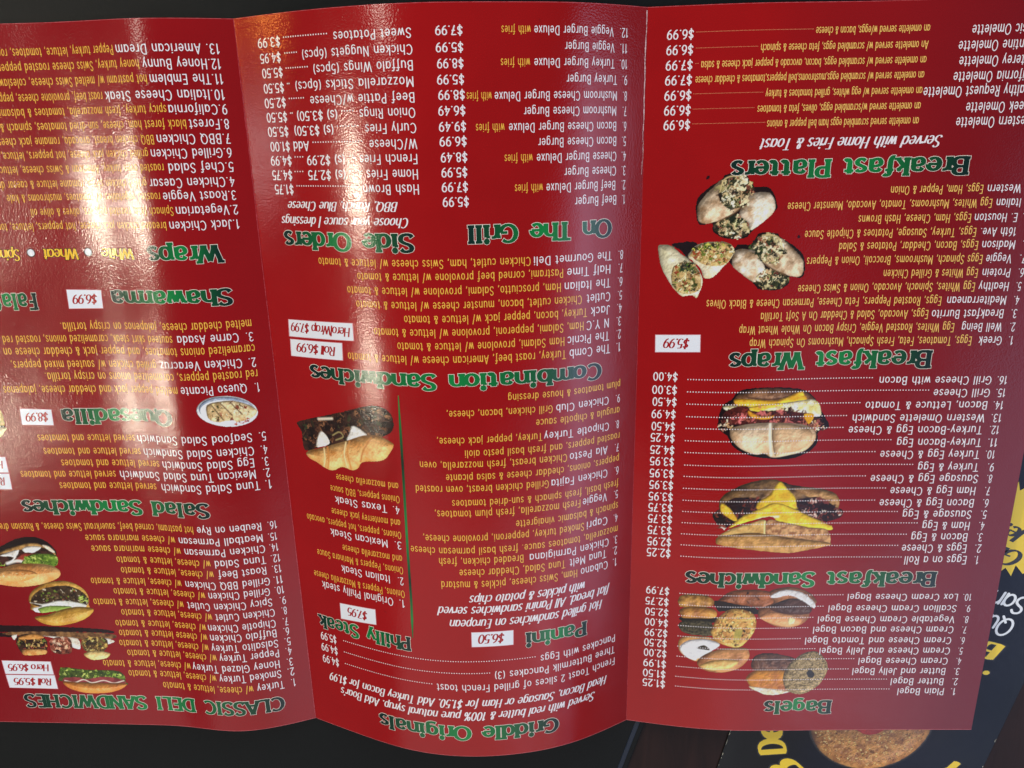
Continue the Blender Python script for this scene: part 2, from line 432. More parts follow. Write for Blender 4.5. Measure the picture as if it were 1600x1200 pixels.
def split_corners(p):
    """cut a pen path where it turns sharply, so each piece is a smooth ribbon"""
    if len(p) < 3: return [p]
    d = np.diff(p, axis=0); d /= np.maximum(np.linalg.norm(d, axis=1, keepdims=True), 1e-9)
    out, st = [], 0
    for i in range(1, len(p) - 1):
        if (d[i-1] * d[i]).sum() < .55:
            out.append(p[st:i+1]); st = i
    out.append(p[st:])
    return out

def densify(p, m):
    out = [p[:1]]
    for a, b in zip(p[:-1], p[1:]):
        k = max(1, int(math.ceil(np.linalg.norm(b - a) / m)))
        t = (np.arange(k) + 1)[:, None] / k
        out.append(a + (b - a) * t)
    return np.concatenate(out)

class Face_:
    """a pen: half thickness of upright strokes a, of level strokes b, widening sx, slant, serifs, round ends"""
    def __init__(s, glyphs, a, b, sx=1.0, slant=0.0, serif=0.0, rnd=True, grow=0.0, track=0.0):
        s.g, s.a, s.b, s.sx, s.slant, s.serif, s.rnd, s.grow, s.track = glyphs, a, b, sx, slant, serif, rnd, grow, track
        s.cache = {}
    def half(s, nx, ny):
        return np.sqrt((s.a * nx) ** 2 + (s.b * ny) ** 2) + s.grow
    def ribbon(s, p, V, F, k, flat_ends=False):
        closed = len(p) > 6 and np.linalg.norm(p[0] - p[-1]) < 1e-6
        p = densify(p, .22)
        n = len(p)
        if closed:
            t = np.roll(p[:-1], -1, 0) - np.roll(p[:-1], 1, 0); t = np.concatenate([t, t[:1]])
        else:
            t = np.empty_like(p); t[1:-1] = p[2:] - p[:-2]; t[0] = p[1] - p[0]; t[-1] = p[-1] - p[-2]
        t /= np.maximum(np.linalg.norm(t, axis=1, keepdims=True), 1e-9)
        nn = np.stack([-t[:, 1], t[:, 0]], 1)
        h = s.half(nn[:, 0], nn[:, 1])
        q = p.copy()
        if not closed and s.grow and not s.rnd:
            q[0] -= t[0] * s.grow; q[-1] += t[-1] * s.grow
        base = sum(len(v) for v in V)
        V.append(np.concatenate([q + nn * h[:, None], q - nn * h[:, None], ]))
        V[-1] = np.concatenate([V[-1], np.full((2 * n, 1), float(k))], 1)
        for i in range(n - 1):
            F.append((base + n + i, base + n + i + 1, base + i + 1, base + i))
        if s.rnd and not closed and not flat_ends:
            for e, sg in ((0, -1), (n - 1, 1)):
                b2 = sum(len(v) for v in V)
                a0 = math.atan2(nn[e, 1], nn[e, 0])
                ang = a0 - sg * np.linspace(0, math.pi, 5)
                pts = q[e] + h[e] * np.stack([np.cos(ang), np.sin(ang)], 1)
                V.append(np.concatenate([pts, np.full((5, 1), float(k))], 1))
                idx = [b2 + j for j in range(5)]
                if sg > 0: idx = idx[::-1]
                F.append((idx[0], idx[1], idx[2], idx[3])); F.append((idx[0], idx[3], idx[4], idx[4]))
    def glyph(s, ch):
        if ch in s.cache: return s.cache[ch]
        adv, strokes = s.g.get(ch, s.g['o'])
        V, F, k = [], [], 0
        sc = np.array([s.sx, 1.0])
        for st in strokes:
            for piece in split_corners(st):
                if ch in ".ij" and len(piece) == 2 and abs(piece[0, 1] - piece[1, 1]) < .05:
                    c = piece.mean(0) * sc; r = max(s.a, s.b) * 1.25 + s.grow
                    base = sum(len(v) for v in V)
                    an = np.linspace(0, 2 * math.pi, 9)[:-1]
                    pts = c + r * np.stack([np.cos(an), np.sin(an)], 1)
                    V.append(np.concatenate([pts, np.full((8, 1), float(k))], 1))
                    F += [(base, base+1, base+2, base+3), (base, base+3, base+4, base+7), (base+4, base+5, base+6, base+7)]
                    k += 1; continue
                s.ribbon(piece * sc, V, F, k); k += 1
            if s.serif and len(st) == 2 and abs(st[0, 1] - st[1, 1]) > .35:
                for e in (0, 1):
                    y = st[e, 1]
                    if min(abs(y), abs(y - 1), abs(y - .712), abs(y + .23)) > .03: continue
                    if ch in '1' and y > .9: continue
                    x = st[e, 0] * s.sx; w_ = s.serif
                    iy = y + (.03 if y < .3 else -.03)
                    x0, x1 = x - w_, x + w_
                    if abs(y - .712) < .03: x1 = x + .02
                    s.ribbon(np.array([[x0, iy], [x1, iy]]), V, F, k, True); k += 1
        if V:
            V = np.concatenate(V)
            V[:, 0] += s.slant * V[:, 1]
        else: V = np.zeros((0, 3))
        r = (adv * s.sx + s.track, V, F)
        s.cache[ch] = r
        return r
    def width(s, text): return sum(s.glyph(c)[0] for c in text)
    def layout(s, text):
        x, V, F, n = 0.0, [], [], 0
        for ch in text:
            adv, v, f = s.glyph(ch)
            if len(v):
                v = v.copy(); v[:, 0] += x
                V.append(v); F += [tuple(i + n for i in q) for q in f]; n += len(v)
            x += adv
        return (np.concatenate(V) if V else np.zeros((0, 3))), F, x

F_item = Face_(G, .050, .050, .74, track=.125)
F_desc = Face_(G, .049, .049, .70, track=.135)
F_cond = Face_(G, .054, .046, .72, track=.09)
F_price = Face_(G, .062, .062, .82, track=.09)
F_head = Face_(GH, .150, .080, 1.30, 0.0, .20, False, 0.0, .05)
F_head_o = Face_(GH, .150, .080, 1.30, 0.0, .20, False, .031, .05)
F_script = Face_(GS, .068, .028, .72, .24, .07, False, 0, .06)
F_box = Face_(G, .072, .036, .74, .14, .07, False)
F_yscript = Face_(GS, .080, .036, .80, .06, .05, False)
F_yscript_o = Face_(GS, .080, .036, .80, .06, .05, False, .045)
UM = 1e-6

def place(pn, face, text, s0, s1, v, cap, lift, anchor=None):
    """set text along a page line from s0 to s1; returns (verts, faces, fraction along)"""
    V, F, wd = face.layout(text)
    if anchor:
        if anchor[0] == '>':     # the anchor word ends at s1 and starts at s0
            aw = face.width(anchor[1:]); sc = (s1 - s0) / aw; s0 = s1 - sc * wd
        else: sc = (s1 - s0) / face.width(anchor)
    else: sc = (s1 - s0) / wd
    s = s0 + V[:, 0] * sc
    W = SPL[pn][0][-1] - 1.2
    P = surf(pn, s, v + V[:, 1] * cap, lift + V[:, 2] * 2 * UM)
    keep = s < W
    F = [f for f in F if all(keep[i] for i in f)]
    return P, F, V[:, 0] / max(wd, 1e-6)

def clean(F): return [tuple(dict.fromkeys(f)) for f in F]

DATA = {
 'runs': [
  ["A","price",128.92,137.72,7.18,2.69,"$6.99"],
  ["A","price",128.87,137.74,11.79,2.72,"$6.99"],
  ["A","price",128.84,137.77,16.39,2.75,"$7.99"],
  ["A","price",128.82,137.8,20.94,2.78,"$7.99"],
  ["A","price",128.8,137.82,25.61,2.81,"$6.99"],
  ["A","price",128.78,137.75,30.24,2.84,"$6.99"],
  ["A","price",128.76,137.74,34.85,2.87,"$6.99"],
  ["A","item_description",53.69,90.17,7.44,2.38,"an omelette served w/eggs, bacon & cheese"],
  ["A","yellow_leader",90.9,128.15,7.84,0.56,""],
  ["A","item_description",53.61,107.59,12.22,2.41,"An omelette served w/ scrambled eggs, feta cheese & spinach"],
  ["A","yellow_leader",108.45,127.91,12.62,0.57,""],
  ["A","item_description",53.6,126.27,16.83,2.43,"an omelette served w/ scrambled eggs, bacon, avocado & pepper jack cheese & salsa"],
  ["A","yellow_leader",127.06,127.88,17.23,0.58,""],
  ["A","item_description",53.71,127.88,21.36,2.45,"an omelette served w/ scrambled eggs,mushrooms,bell peppers,tomatoes & cheddar cheese"],
  ["A","item_description",53.68,104.97,26.1,2.48,"an omelette served w/ egg whites, grilled tomatoes & turkey"],
  ["A","yellow_leader",105.77,128.03,26.5,0.59,""],
  ["A","item_description",53.6,107.32,30.82,2.51,"an omelette served w/scrambled eggs, olives, feta & tomatoes"],
  ["A","yellow_leader",108.33,128.0,31.22,0.6,""],
  ["A","item_description",53.61,103.83,35.47,2.54,"an omelette served scrambled eggs ham bell pepper & onions"],
  ["A","yellow_leader",104.43,127.98,35.87,0.6,""],
  ["A","item_name",28.85,41.04,8.03,3.0,"Classic Omelette",">Omelette"],
  ["A","item_name",32.1,44.53,12.66,3.04,"Florentine Omelette",">Omelette"],
  ["A","item_name",31.36,43.68,17.29,3.07,"Monterey Omelette",">Omelette"],
  ["A","item_name",32.41,44.8,21.92,3.11,"California Omelette",">Omelette"],
  ["A","item_name",41.3,53.57,26.3,3.15,"Healthy Request Omelette",">Omelette"],
  ["A","item_name",27.02,39.56,31.32,3.17,"Greek Omelette",">Omelette"],
  ["A","item_name",29.6,42.04,35.87,3.2,"Western Omelette",">Omelette"],
  ["A","script_line",45.23,105.21,41.23,3.66,"Served with Home Fries & Toast"],
  ["A","heading",35.76,114.61,48.31,5.47,"Breakfast Platters"],
  ["A","item_name",17.5,28.78,57.49,2.71,"Western"],
  ["A","item_number",11.22,15.41,57.49,2.7,"12."],
  ["A","item_description",29.83,60.22,57.49,2.72,"Eggs, Ham, Pepper & Onion"],
  ["A","item_name",16.71,25.12,62.15,2.74,"Italian"],
  ["A","item_number",10.8,14.81,62.15,2.73,"11."],
  ["A","item_description",26.17,94.85,62.15,2.76,"Egg Whites, Mushrooms, Tomato, Avocado, Muenster Cheese"],
  ["A","item_name",17.02,31.51,66.98,2.77,"E. Houston"],
  ["A","item_number",11.43,15.67,66.98,2.76,"10."],
  ["A","item_description",32.35,69.97,66.98,2.78,"Eggs, Ham, Cheese, Hash Browns"],
  ["A","item_name",16.66,28.88,71.74,2.8,"16th Ave."],
  ["A","item_number",11.44,14.0,71.74,2.79,"9."],
  ["A","item_description",29.94,88.08,71.74,2.82,"Eggs, Turkey, Sausage, Potatoes & Chipotle Sauce"],
  ["A","item_name",16.23,27.67,76.18,2.82,"Madison"],
  ["A","item_number",11.73,14.09,76.18,2.82,"8."],
  ["A","item_description",28.63,75.72,76.18,2.84,"Eggs, Bacon, Cheddar, Potatoes & Salad"],
  ["A","item_name",16.71,25.53,80.96,2.85,"Veggie"],
  ["A","item_number",11.54,14.35,80.96,2.85,"7."],
  ["A","item_description",26.39,86.53,80.96,2.87,"Eggs Spinach, Mushrooms, Broccoli, Onion & Peppers"],
  ["A","item_name",16.24,26.08,85.74,2.88,"Protein"],
  ["A","item_number",11.58,13.96,85.74,2.88,"6."],
  ["A","item_description",27.24,59.36,85.74,2.89,"Egg Whites & Grilled Chicken"],
  ["A","item_name",15.98,26.48,90.53,2.91,"Healthy"],
  ["A","item_number",11.73,13.8,90.53,2.91,"5."],
  ["A","item_description",27.5,88.76,90.53,2.93,"Egg Whites, Spinach, Avocado, Onion & Swiss Cheese"],
  ["A","item_name",16.05,36.63,95.38,2.95,"Mediterranean"],
  ["A","item_number",11.56,13.86,95.38,2.94,"4."],
  ["A","item_description",38.17,120.43,95.38,2.97,"Eggs, Roasted Peppers, Feta Cheese, Parmesan Cheese & Black Olives"],
  ["A","item_name",16.14,41.14,100.12,2.98,"Breakfast Burrito"],
  ["A","item_number",11.52,13.94,100.12,2.97,"3."],
  ["A","item_description",42.01,101.21,100.12,3.0,"Eggs, Avocado, Salad & Cheddar On A Soft Tortilla"],
  ["A","item_name",16.01,30.15,104.96,3.01,"Well Being"],
  ["A","item_number",11.36,13.57,104.96,3.0,"2."],
  ["A","item_description",32.44,108.48,104.96,3.03,"Egg Whites, Roasted Veggie, Crispy Bacon On Whole Wheat Wrap"],
  ["A","item_name",15.2,23.54,109.84,3.04,"Greek"],
  ["A","item_number",11.2,13.2,109.84,3.04,"1."],
  ["A","item_description",25.7,104.49,109.84,3.05,"Eggs, Tomatoes, Feta, Fresh Spinach, Mushrooms On Spinach Wrap"],
  ["A","heading",38.92,111.07,114.97,6.07,"Breakfast Wraps"],
  ["A","item_number",10.81,14.81,124.61,2.96,"16."],
  ["A","item_name",16.39,56.46,124.61,2.97,"Grill Cheese with Bacon"],
  ["A","dotted_leader",58.62,125.22,124.61,0.73,""],
  ["A","price",128.99,138.07,122.54,3.0,"$4.00"],
  ["A","item_number",10.62,14.49,129.38,2.99,"15."],
  ["A","item_name",16.17,36.62,129.38,2.99,"Grill Cheese"],
  ["A","dotted_leader",38.1,125.11,129.38,0.74,""],
  ["A","price",129.0,138.29,127.66,3.03,"$3.00"],
  ["A","item_number",10.61,14.73,134.14,3.02,"14."],
  ["A","item_name",16.35,60.31,134.14,3.03,"Bacon, Lettuce & Tomato"],
  ["A","dotted_leader",62.05,125.12,134.14,0.74,""],
  ["A","price",128.91,138.01,132.31,3.06,"$4.50"],
  ["A","item_number",10.48,14.64,139.08,3.05,"13."],
  ["A","item_name",16.6,64.54,139.08,3.06,"Western Omelette Sandwich"],
  ["A","dotted_leader",66.41,125.0,139.08,0.75,""],
  ["A","price",129.05,138.2,137.17,3.09,"$4.99"],
  ["A","item_number",10.55,14.48,143.72,3.08,"12."],
  ["A","item_name",16.79,65.46,143.72,3.09,"Turkey-Bacon Egg & Cheese"],
  ["A","dotted_leader",67.22,125.02,143.72,0.76,""],
  ["A","price",129.07,138.03,142.04,3.12,"$4.50"],
  ["A","item_number",10.32,14.38,148.68,3.11,"11."],
  ["A","item_name",16.24,47.3,148.68,3.12,"Turkey-Bacon Egg"],
  ["A","dotted_leader",49.16,125.02,148.68,0.76,""],
  ["A","price",129.0,138.21,146.57,3.15,"$4.25"],
  ["A","item_number",10.48,14.44,153.44,3.14,"10."],
  ["A","item_name",16.19,52.8,153.44,3.15,"Turkey Egg & Cheese"],
  ["A","dotted_leader",54.44,124.92,153.44,0.77,""],
  ["A","price",128.9,138.19,151.54,3.19,"$4.25"],
  ["A","item_number",9.99,12.81,158.58,3.17,"9."],
  ["A","item_name",15.74,38.37,158.58,3.18,"Turkey & Egg"],
  ["A","dotted_leader",40.01,124.8,158.58,0.78,""],
  ["A","price",128.82,138.15,156.24,3.22,"$3.95"],
  ["A","item_number",9.94,12.3,163.26,3.2,"8."],
  ["A","item_name",15.13,55.21,163.26,3.21,"Sausage Egg & Cheese"],
  ["A","dotted_leader",56.88,124.82,163.26,0.79,""],
  ["A","price",128.73,138.11,161.17,3.25,"$3.95"],
  ["A","item_number",9.85,12.34,168.24,3.24,"7."],
  ["A","item_name",15.3,47.29,168.24,3.24,"Ham Egg & Cheese"],
  ["A","dotted_leader",48.83,124.83,168.24,0.8,""],
  ["A","price",128.77,138.07,166.03,3.28,"$3.95"],
  ["A","item_number",9.64,12.26,173.27,3.27,"6."],
  ["A","item_name",15.12,50.74,173.27,3.28,"Bacon Egg & Cheese"],
  ["A","dotted_leader",52.3,124.72,173.27,0.8,""],
  ["A","price",128.68,138.15,170.92,3.31,"$3.95"],
  ["A","item_number",9.59,12.23,178.03,3.3,"5."],
  ["A","item_name",15.27,41.56,178.03,3.31,"Sausage & Egg"],
  ["A","dotted_leader",43.24,124.63,178.03,0.81,""],
  ["A","price",128.61,138.12,175.65,3.35,"$3.75"],
  ["A","item_number",9.67,12.2,182.84,3.33,"4."],
  ["A","item_name",15.21,33.5,182.84,3.34,"Ham & Egg"],
  ["A","dotted_leader",35.19,124.65,182.84,0.82,""],
  ["A","price",128.53,138.08,180.47,3.38,"$3.75"],
  ["A","item_number",9.63,12.29,187.69,3.37,"3."],
  ["A","item_name",15.31,37.09,187.69,3.37,"Bacon & Egg"],
  ["A","dotted_leader",38.66,124.68,187.69,0.83,""],
  ["A","price",128.57,138.05,185.38,3.41,"$3.75"],
  ["A","item_number",9.35,12.27,192.51,3.4,"2."],
  ["A","item_name",14.94,39.99,192.51,3.4,"Eggs & Cheese"],
  ["A","dotted_leader",41.33,124.58,192.51,0.83,""],
  ["A","price",128.49,138.01,190.36,3.45,"$2.95"],
  ["A","item_number",9.54,11.74,197.54,3.43,"1."],
  ["A","item_name",14.18,38.38,197.54,3.44,"Eggs on a Roll"],
  ["A","dotted_leader",39.36,124.48,197.54,0.84,""],
  ["A","price",128.53,138.1,195.25,3.48,"$2.25"],
  ["A","heading",24.93,122.43,204.6,6.1,"Breakfast Sandwiches"],
  ["A","item_number",9.7,13.5,214.3,2.95,"10."],
  ["A","item_name",14.99,58.49,214.3,2.95,"Lox Cream Cheese Bagel"],
  ["A","dotted_leader",59.99,124.11,214.3,0.87,""],
  ["A","price",128.32,137.8,212.57,3.19,"$7.99"],
  ["A","item_number",9.36,11.85,219.46,2.97,"9."],
  ["A","item_name",14.85,65.53,219.46,2.98,"Scallion Cream Cheese Bagel"],
  ["A","dotted_leader",67.31,124.01,219.46,0.88,""],
  ["A","price",128.37,137.9,217.59,3.22,"$2.75"],
  ["A","item_number",9.34,11.85,224.5,3.0,"8."],
  ["A","item_name",14.86,69.25,224.5,3.01,"Vegetable Cream Cheese Bagel"],
  ["A","dotted_leader",70.91,124.04,224.5,0.89,""],
  ["A","price",128.3,137.87,222.56,3.25,"$2.50"],
  ["A","item_number",9.37,11.64,229.23,3.03,"7."],
  ["A","item_name",14.54,70.73,229.23,3.03,"Cream Cheese and Bacon Bagel"],
  ["A","dotted_leader",72.53,124.08,229.23,0.9,""],
  ["A","price",128.23,137.84,227.46,3.28,"$4.00"],
  ["A","item_number",9.37,11.65,234.25,3.06,"6."],
  ["A","item_name",14.69,73.5,234.25,3.06,"Cream Cheese and Tomato Bagel"],
  ["A","dotted_leader",75.18,123.99,234.25,0.91,""],
  ["A","price",128.29,137.82,232.38,3.31,"$2.99"],
  ["A","item_number",9.39,11.68,239.13,3.09,"5."],
  ["A","item_name",14.49,67.24,239.13,3.09,"Cream Cheese and Jelly Bagel"],
  ["A","dotted_leader",68.79,123.91,239.13,0.91,""],
  ["A","price",128.35,137.8,237.24,3.34,"$2.50"],
  ["A","item_number",9.3,11.73,244.0,3.12,"4."],
  ["A","item_name",14.67,51.0,244.0,3.12,"Cream Cheese Bagel"],
  ["A","dotted_leader",52.55,123.96,244.0,0.92,""],
  ["A","price",128.29,137.77,242.18,3.37,"$2.00"],
  ["A","item_number",9.21,12.03,248.91,3.15,"3."],
  ["A","item_name",14.86,52.93,248.91,3.15,"Butter and Jelly Bagel"],
  ["A","dotted_leader",54.36,124.0,248.91,0.93,""],
  ["A","price",128.22,137.88,247.23,3.4,"$1.99"],
  ["A","item_number",9.24,11.95,253.86,3.18,"2."],
  ["A","item_name",14.92,36.8,253.86,3.18,"Butter Bagel"],
  ["A","dotted_leader",38.23,124.05,253.86,0.93,""],
  ["A","price",128.28,137.86,252.22,3.44,"$1.50"],
  ["A","item_number",9.3,11.89,258.71,3.2,"1."],
  ["A","item_name",14.1,33.47,258.71,3.21,"Plain Bagel"],
  ["A","dotted_leader",36.6,123.97,258.71,0.94,""],
  ["A","price",128.23,137.85,256.99,3.47,"$1.25"],
  ["A","heading",59.69,87.4,264.72,6.02,"Bagels"],
  ["B","item_number",7.91,11.56,6.77,2.62,"12."],
  ["B","item_name",13.64,41.01,6.77,2.54,"Veggie Burger Deluxe"],
  ["B","item_description",41.81,51.1,6.77,2.36,"with fries"],
  ["B","price",62.64,71.21,6.64,2.48,"$7.99"],
  ["B","item_number",8.12,11.28,11.36,2.65,"11."],
  ["B","item_name",13.19,31.12,11.36,2.59,"Veggie Burger"],
  ["B","price",62.63,71.26,11.37,2.51,"$5.99"],
  ["B","item_number",7.97,11.31,16.03,2.68,"10."],
  ["B","item_name",13.07,41.12,16.03,2.6,"Turkey Burger Deluxe"],
  ["B","item_description",42.13,51.52,16.03,2.41,"with fries"],
  ["B","price",62.71,71.09,15.91,2.54,"$8.99"],
  ["B","item_number",7.82,10.02,20.8,2.72,"9."],
  ["B","item_name",11.94,30.58,20.8,2.66,"Turkey Burger"],
  ["B","price",62.69,71.32,20.5,2.57,"$5.99"],
  ["B","item_number",7.79,9.75,25.64,2.75,"8."],
  ["B","item_name",11.81,53.76,25.64,2.65,"Mushroom Cheese Burger Deluxe"],
  ["B","item_description",54.36,62.34,25.64,2.46,"with fries"],
  ["B","price",62.66,71.15,24.93,2.6,"$8.99"],
  ["B","item_number",7.78,9.75,30.24,2.78,"7."],
  ["B","item_name",11.95,44.57,30.24,2.69,"Mushroom Cheese Burger"],
  ["B","price",62.64,71.37,29.51,2.63,"$6.49"],
  ["B","item_number",7.76,9.61,34.95,2.81,"6."],
  ["B","item_name",11.83,49.45,34.95,2.72,"Bacon Cheese Burger Deluxe"],
  ["B","item_description",50.57,59.84,34.95,2.52,"with fries"],
  ["B","price",62.62,71.4,34.21,2.66,"$9.49"],
  ["B","item_number",7.75,9.74,39.6,2.84,"5."],
  ["B","item_name",11.7,40.05,39.6,2.76,"Bacon Cheese Burger"],
  ["B","price",62.58,71.42,38.62,2.69,"$6.99"],
  ["B","item_number",7.6,9.74,44.36,2.87,"4."],
  ["B","item_name",11.58,40.62,44.36,2.8,"Cheese Burger Deluxe"],
  ["B","item_description",41.67,50.99,44.36,2.59,"with fries"],
  ["B","price",62.56,71.25,43.42,2.72,"$8.49"],
  ["B","item_number",7.59,9.61,48.99,2.91,"3."],
  ["B","item_name",11.59,31.32,48.99,2.85,"Cheese Burger"],
  ["B","price",62.73,71.26,48.0,2.75,"$5.99"],
  ["B","item_number",7.58,9.47,53.68,2.94,"2."],
  ["B","item_name",11.73,37.53,53.68,2.86,"Beef Burger Deluxe"],
  ["B","item_description",38.38,47.87,53.68,2.65,"with fries"],
  ["B","price",62.7,71.38,52.54,2.78,"$7.99"],
  ["B","item_number",7.57,9.2,58.42,2.97,"1."],
  ["B","item_name",11.21,27.58,58.42,2.92,"Beef Burger"],
  ["B","price",62.56,71.29,57.14,2.81,"$5.99"],
  ["B","heading",13.14,63.62,66.33,5.5,"On The Grill"],
  ["B","item_name",78.25,104.28,6.96,2.66,"Sweet Potatoes"],
  ["B","dotted_leader",106.25,122.87,6.96,0.55,""],
  ["B","price",124.47,134.44,6.96,2.66,"$3.99"],
  ["B","item_name",78.13,116.64,11.61,2.71,"Chicken Nuggets (6pcs)"],
  ["B","dotted_leader",118.3,123.01,11.61,0.57,""],
  ["B","price",124.88,134.06,11.61,2.69,"$4.95"],
  ["B","item_name",78.2,112.82,16.1,2.74,"Buffalo Wings (5pcs)"],
  ["B","dotted_leader",114.56,123.11,16.1,0.57,""],
  ["B","price",124.72,133.93,16.1,2.72,"$5.50"],
  ["B","item_name",78.28,120.57,20.75,2.78,"Mozzarella Sticks (6pcs)"],
  ["B","dotted_leader",122.56,123.23,20.75,0.58,""],
  ["B","price",124.85,133.96,20.75,2.75,"$5.50"],
  ["B","item_name",78.25,115.08,25.29,2.81,"Beef Pattie w/Cheese"],
  ["B","dotted_leader",117.25,123.06,25.29,0.59,""],
  ["B","price",124.69,134.26,25.29,2.78,"$2.50"],
  ["B","item_name",78.31,97.2,29.77,2.81,"Onion Rings"],
  ["B","dotted_leader",99.12,103.04,29.77,0.58,""],
  ["B","price",104.68,120.99,29.77,2.73,"(s) $3.50)"],
  ["B","price",124.78,134.1,29.77,2.81,"$5.50"],
  ["B","dotted_leader",122.47,123.15,29.77,0.59,""],
  ["B","item_name",78.27,95.58,34.3,2.84,"Curly Fries"],
  ["B","dotted_leader",97.72,105.15,34.3,0.58,""],
  ["B","price",106.59,122.69,34.3,2.77,"(s) $3.50)"],
  ["B","price",124.87,134.24,34.3,2.84,"$5.50"],
  ["B","item_name",78.35,94.54,39.05,2.88,"W/Cheese"],
  ["B","dotted_leader",96.78,115.1,39.05,0.59,""],
  ["B","price",116.92,133.82,39.05,2.85,"Add $1.00"],
  ["B","item_name",78.4,98.32,43.59,2.91,"French Fries"],
  ["B","dotted_leader",100.17,101.58,43.59,0.6,""],
  ["B","price",103.23,118.55,43.59,2.82,"(s) $2.99"],
  ["B","price",124.8,134.38,43.59,2.9,"$4.99"],
  ["B","dotted_leader",119.88,123.14,43.59,0.61,""],
  ["B","item_name",78.47,96.22,48.28,2.94,"Home Fries"],
  ["B","dotted_leader",97.59,101.79,48.28,0.6,""],
  ["B","price",103.45,118.61,48.28,2.85,"(s) $2.75"],
  ["B","price",125.17,134.37,48.28,2.94,"$4.75"],
  ["B","dotted_leader",120.49,123.78,48.28,0.62,""],
  ["B","item_name",78.43,98.0,52.95,2.98,"Hash Brown"],
  ["B","dotted_leader",99.87,123.58,52.95,0.62,""],
  ["B","price",125.26,133.91,52.95,2.97,"$1.75"],
  ["B","script_line",85.76,128.29,58.37,3.0,"BBQ, Ranch, Blue Cheese"],
  ["B","script_line",82.34,131.8,63.47,3.15,"Choose your sauce | dressings"],
  ["B","heading",81.26,131.83,68.71,5.62,"Side Orders"],
  ["B","item_number",7.81,10.18,77.14,2.94,"8."],
  ["B","item_name",12.7,42.07,77.14,2.86,"The Gourmet Deli"],
  ["B","item_description",42.72,117.86,77.14,2.79,"Chicken cutlet, ham, Swiss cheese w/ lettuce & tomato"],
  ["B","item_number",7.84,10.06,81.69,2.97,"7."],
  ["B","item_name",13.06,30.5,81.69,2.91,"Half Time"],
  ["B","item_description",31.42,102.64,81.69,2.81,"Pastrami, corned beef provolone w/ lettuce & tomato"],
  ["B","item_number",7.84,10.21,86.47,3.0,"6."],
  ["B","item_name",13.08,31.42,86.47,2.94,"The Italian"],
  ["B","item_description",32.23,106.99,86.47,2.84,"Ham, prosciutto, Salami, provolone w/ lettuce & tomato"],
  ["B","item_number",7.84,10.08,91.28,3.03,"5."],
  ["B","item_name",12.97,22.9,91.28,2.99,"Cutlet"],
  ["B","item_description",24.51,103.91,91.28,2.87,"Chicken cutlet, bacon, munster cheese w/ lettuce & tomato"],
  ["B","item_number",7.84,10.24,95.94,3.07,"4."],
  ["B","item_name",13.14,21.33,95.94,3.03,"Jack"],
  ["B","item_description",22.47,86.51,95.94,2.91,"Turkey, bacon, pepper jack w/ lettuce & tomato"],
  ["B","item_number",7.99,10.39,100.62,3.1,"3."],
  ["B","item_name",13.31,23.06,100.62,3.06,"N Y.C"],
  ["B","item_description",23.68,97.91,100.62,2.94,"Ham, Salami, pepperoni, provolone w/ lettuce & tomato"],
  ["B","item_number",8.0,10.27,105.4,3.13,"2."],
  ["B","item_name",13.2,30.24,105.4,3.07,"The Picnic"],
  ["B","item_description",30.95,89.57,105.4,2.97,"Ham Salami, provolone w/ lettuce & tomato"],
  ["B","item_number",8.01,10.29,110.13,3.16,"1."],
  ["B","item_name",12.68,29.51,110.13,3.11,"The Comb"],
  ["B","item_description",30.47,109.1,110.13,3.0,"Turkey, roast beef, American cheese w/ lettuce & tomato"],
  ["B","heading",16.41,126.35,116.57,5.54,"Combination Sandwiches"],
  ["B","item_description",7.74,51.72,124.66,2.71,"plum tomatoes & house dressing"],
  ["B","item_description",7.75,41.84,134.71,2.78,"arugula & chipotle sauce"],
  ["B","item_description",7.46,67.59,144.91,2.81,"roasted peppers, and fresh basil pesto aioli"],
  ["B","item_description",7.51,74.76,154.1,2.86,"peppers, onions, cheddar cheese & salsa picante"],
  ["B","item_description",7.53,72.98,164.26,2.92,"fresh basil, fresh spinach & sun-dried tomatoes"],
  ["B","item_description",7.43,49.8,173.72,3.01,"spinach & balsamic vinaigrette"],
  ["B","item_description",7.31,89.68,183.79,3.03,"mozzarella, tomatoes sauce. fresh basil parmesan cheese"],
  ["B","item_number",7.71,9.93,129.85,2.92,"9."],
  ["B","item_name",12.8,34.54,129.85,2.86,"Chicken Club"],
  ["B","item_description",35.37,73.4,129.85,2.78,"Grill chicken, bacon, cheese,"],
  ["B","item_number",7.9,9.96,139.98,2.98,"8."],
  ["B","item_name",12.43,38.97,139.98,2.92,"Chipotle Turkey"],
  ["B","item_description",39.32,77.31,139.98,2.84,"Turkey, pepper jack cheese,"],
  ["B","item_number",7.64,9.88,149.25,3.04,"7."],
  ["B","item_name",12.95,29.3,149.25,2.99,"Ala Pesto"],
  ["B","item_description",29.92,84.13,149.25,2.89,"Chicken breast, fresh mozzarella, oven"],
  ["B","item_number",7.53,9.79,158.69,3.1,"6."],
  ["B","item_name",12.75,36.46,158.69,3.04,"Chicken Fajita"],
  ["B","item_description",36.95,86.25,158.69,2.95,"Grilled chicken breast, oven roasted"],
  ["B","item_number",7.57,9.85,168.54,3.16,"5."],
  ["B","item_name",12.84,23.86,168.54,3.13,"Veggie"],
  ["B","item_description",24.4,79.58,168.54,3.02,"Fresh mozzarella, fresh plum tomatoes,"],
  ["B","item_number",7.45,9.75,178.61,3.23,"4."],
  ["B","item_name",12.32,22.13,178.61,3.2,"Capri"],
  ["B","item_description",22.82,84.5,178.61,3.08,"Smoked turkey, pepperoni, provolone cheese,"],
  ["B","item_number",7.35,9.52,188.11,3.29,"3."],
  ["B","item_name",11.51,45.0,188.11,3.22,"Chicken Parmigiana"],
  ["B","item_description",46.83,79.01,188.11,3.14,"Breaded chicken, fresh"],
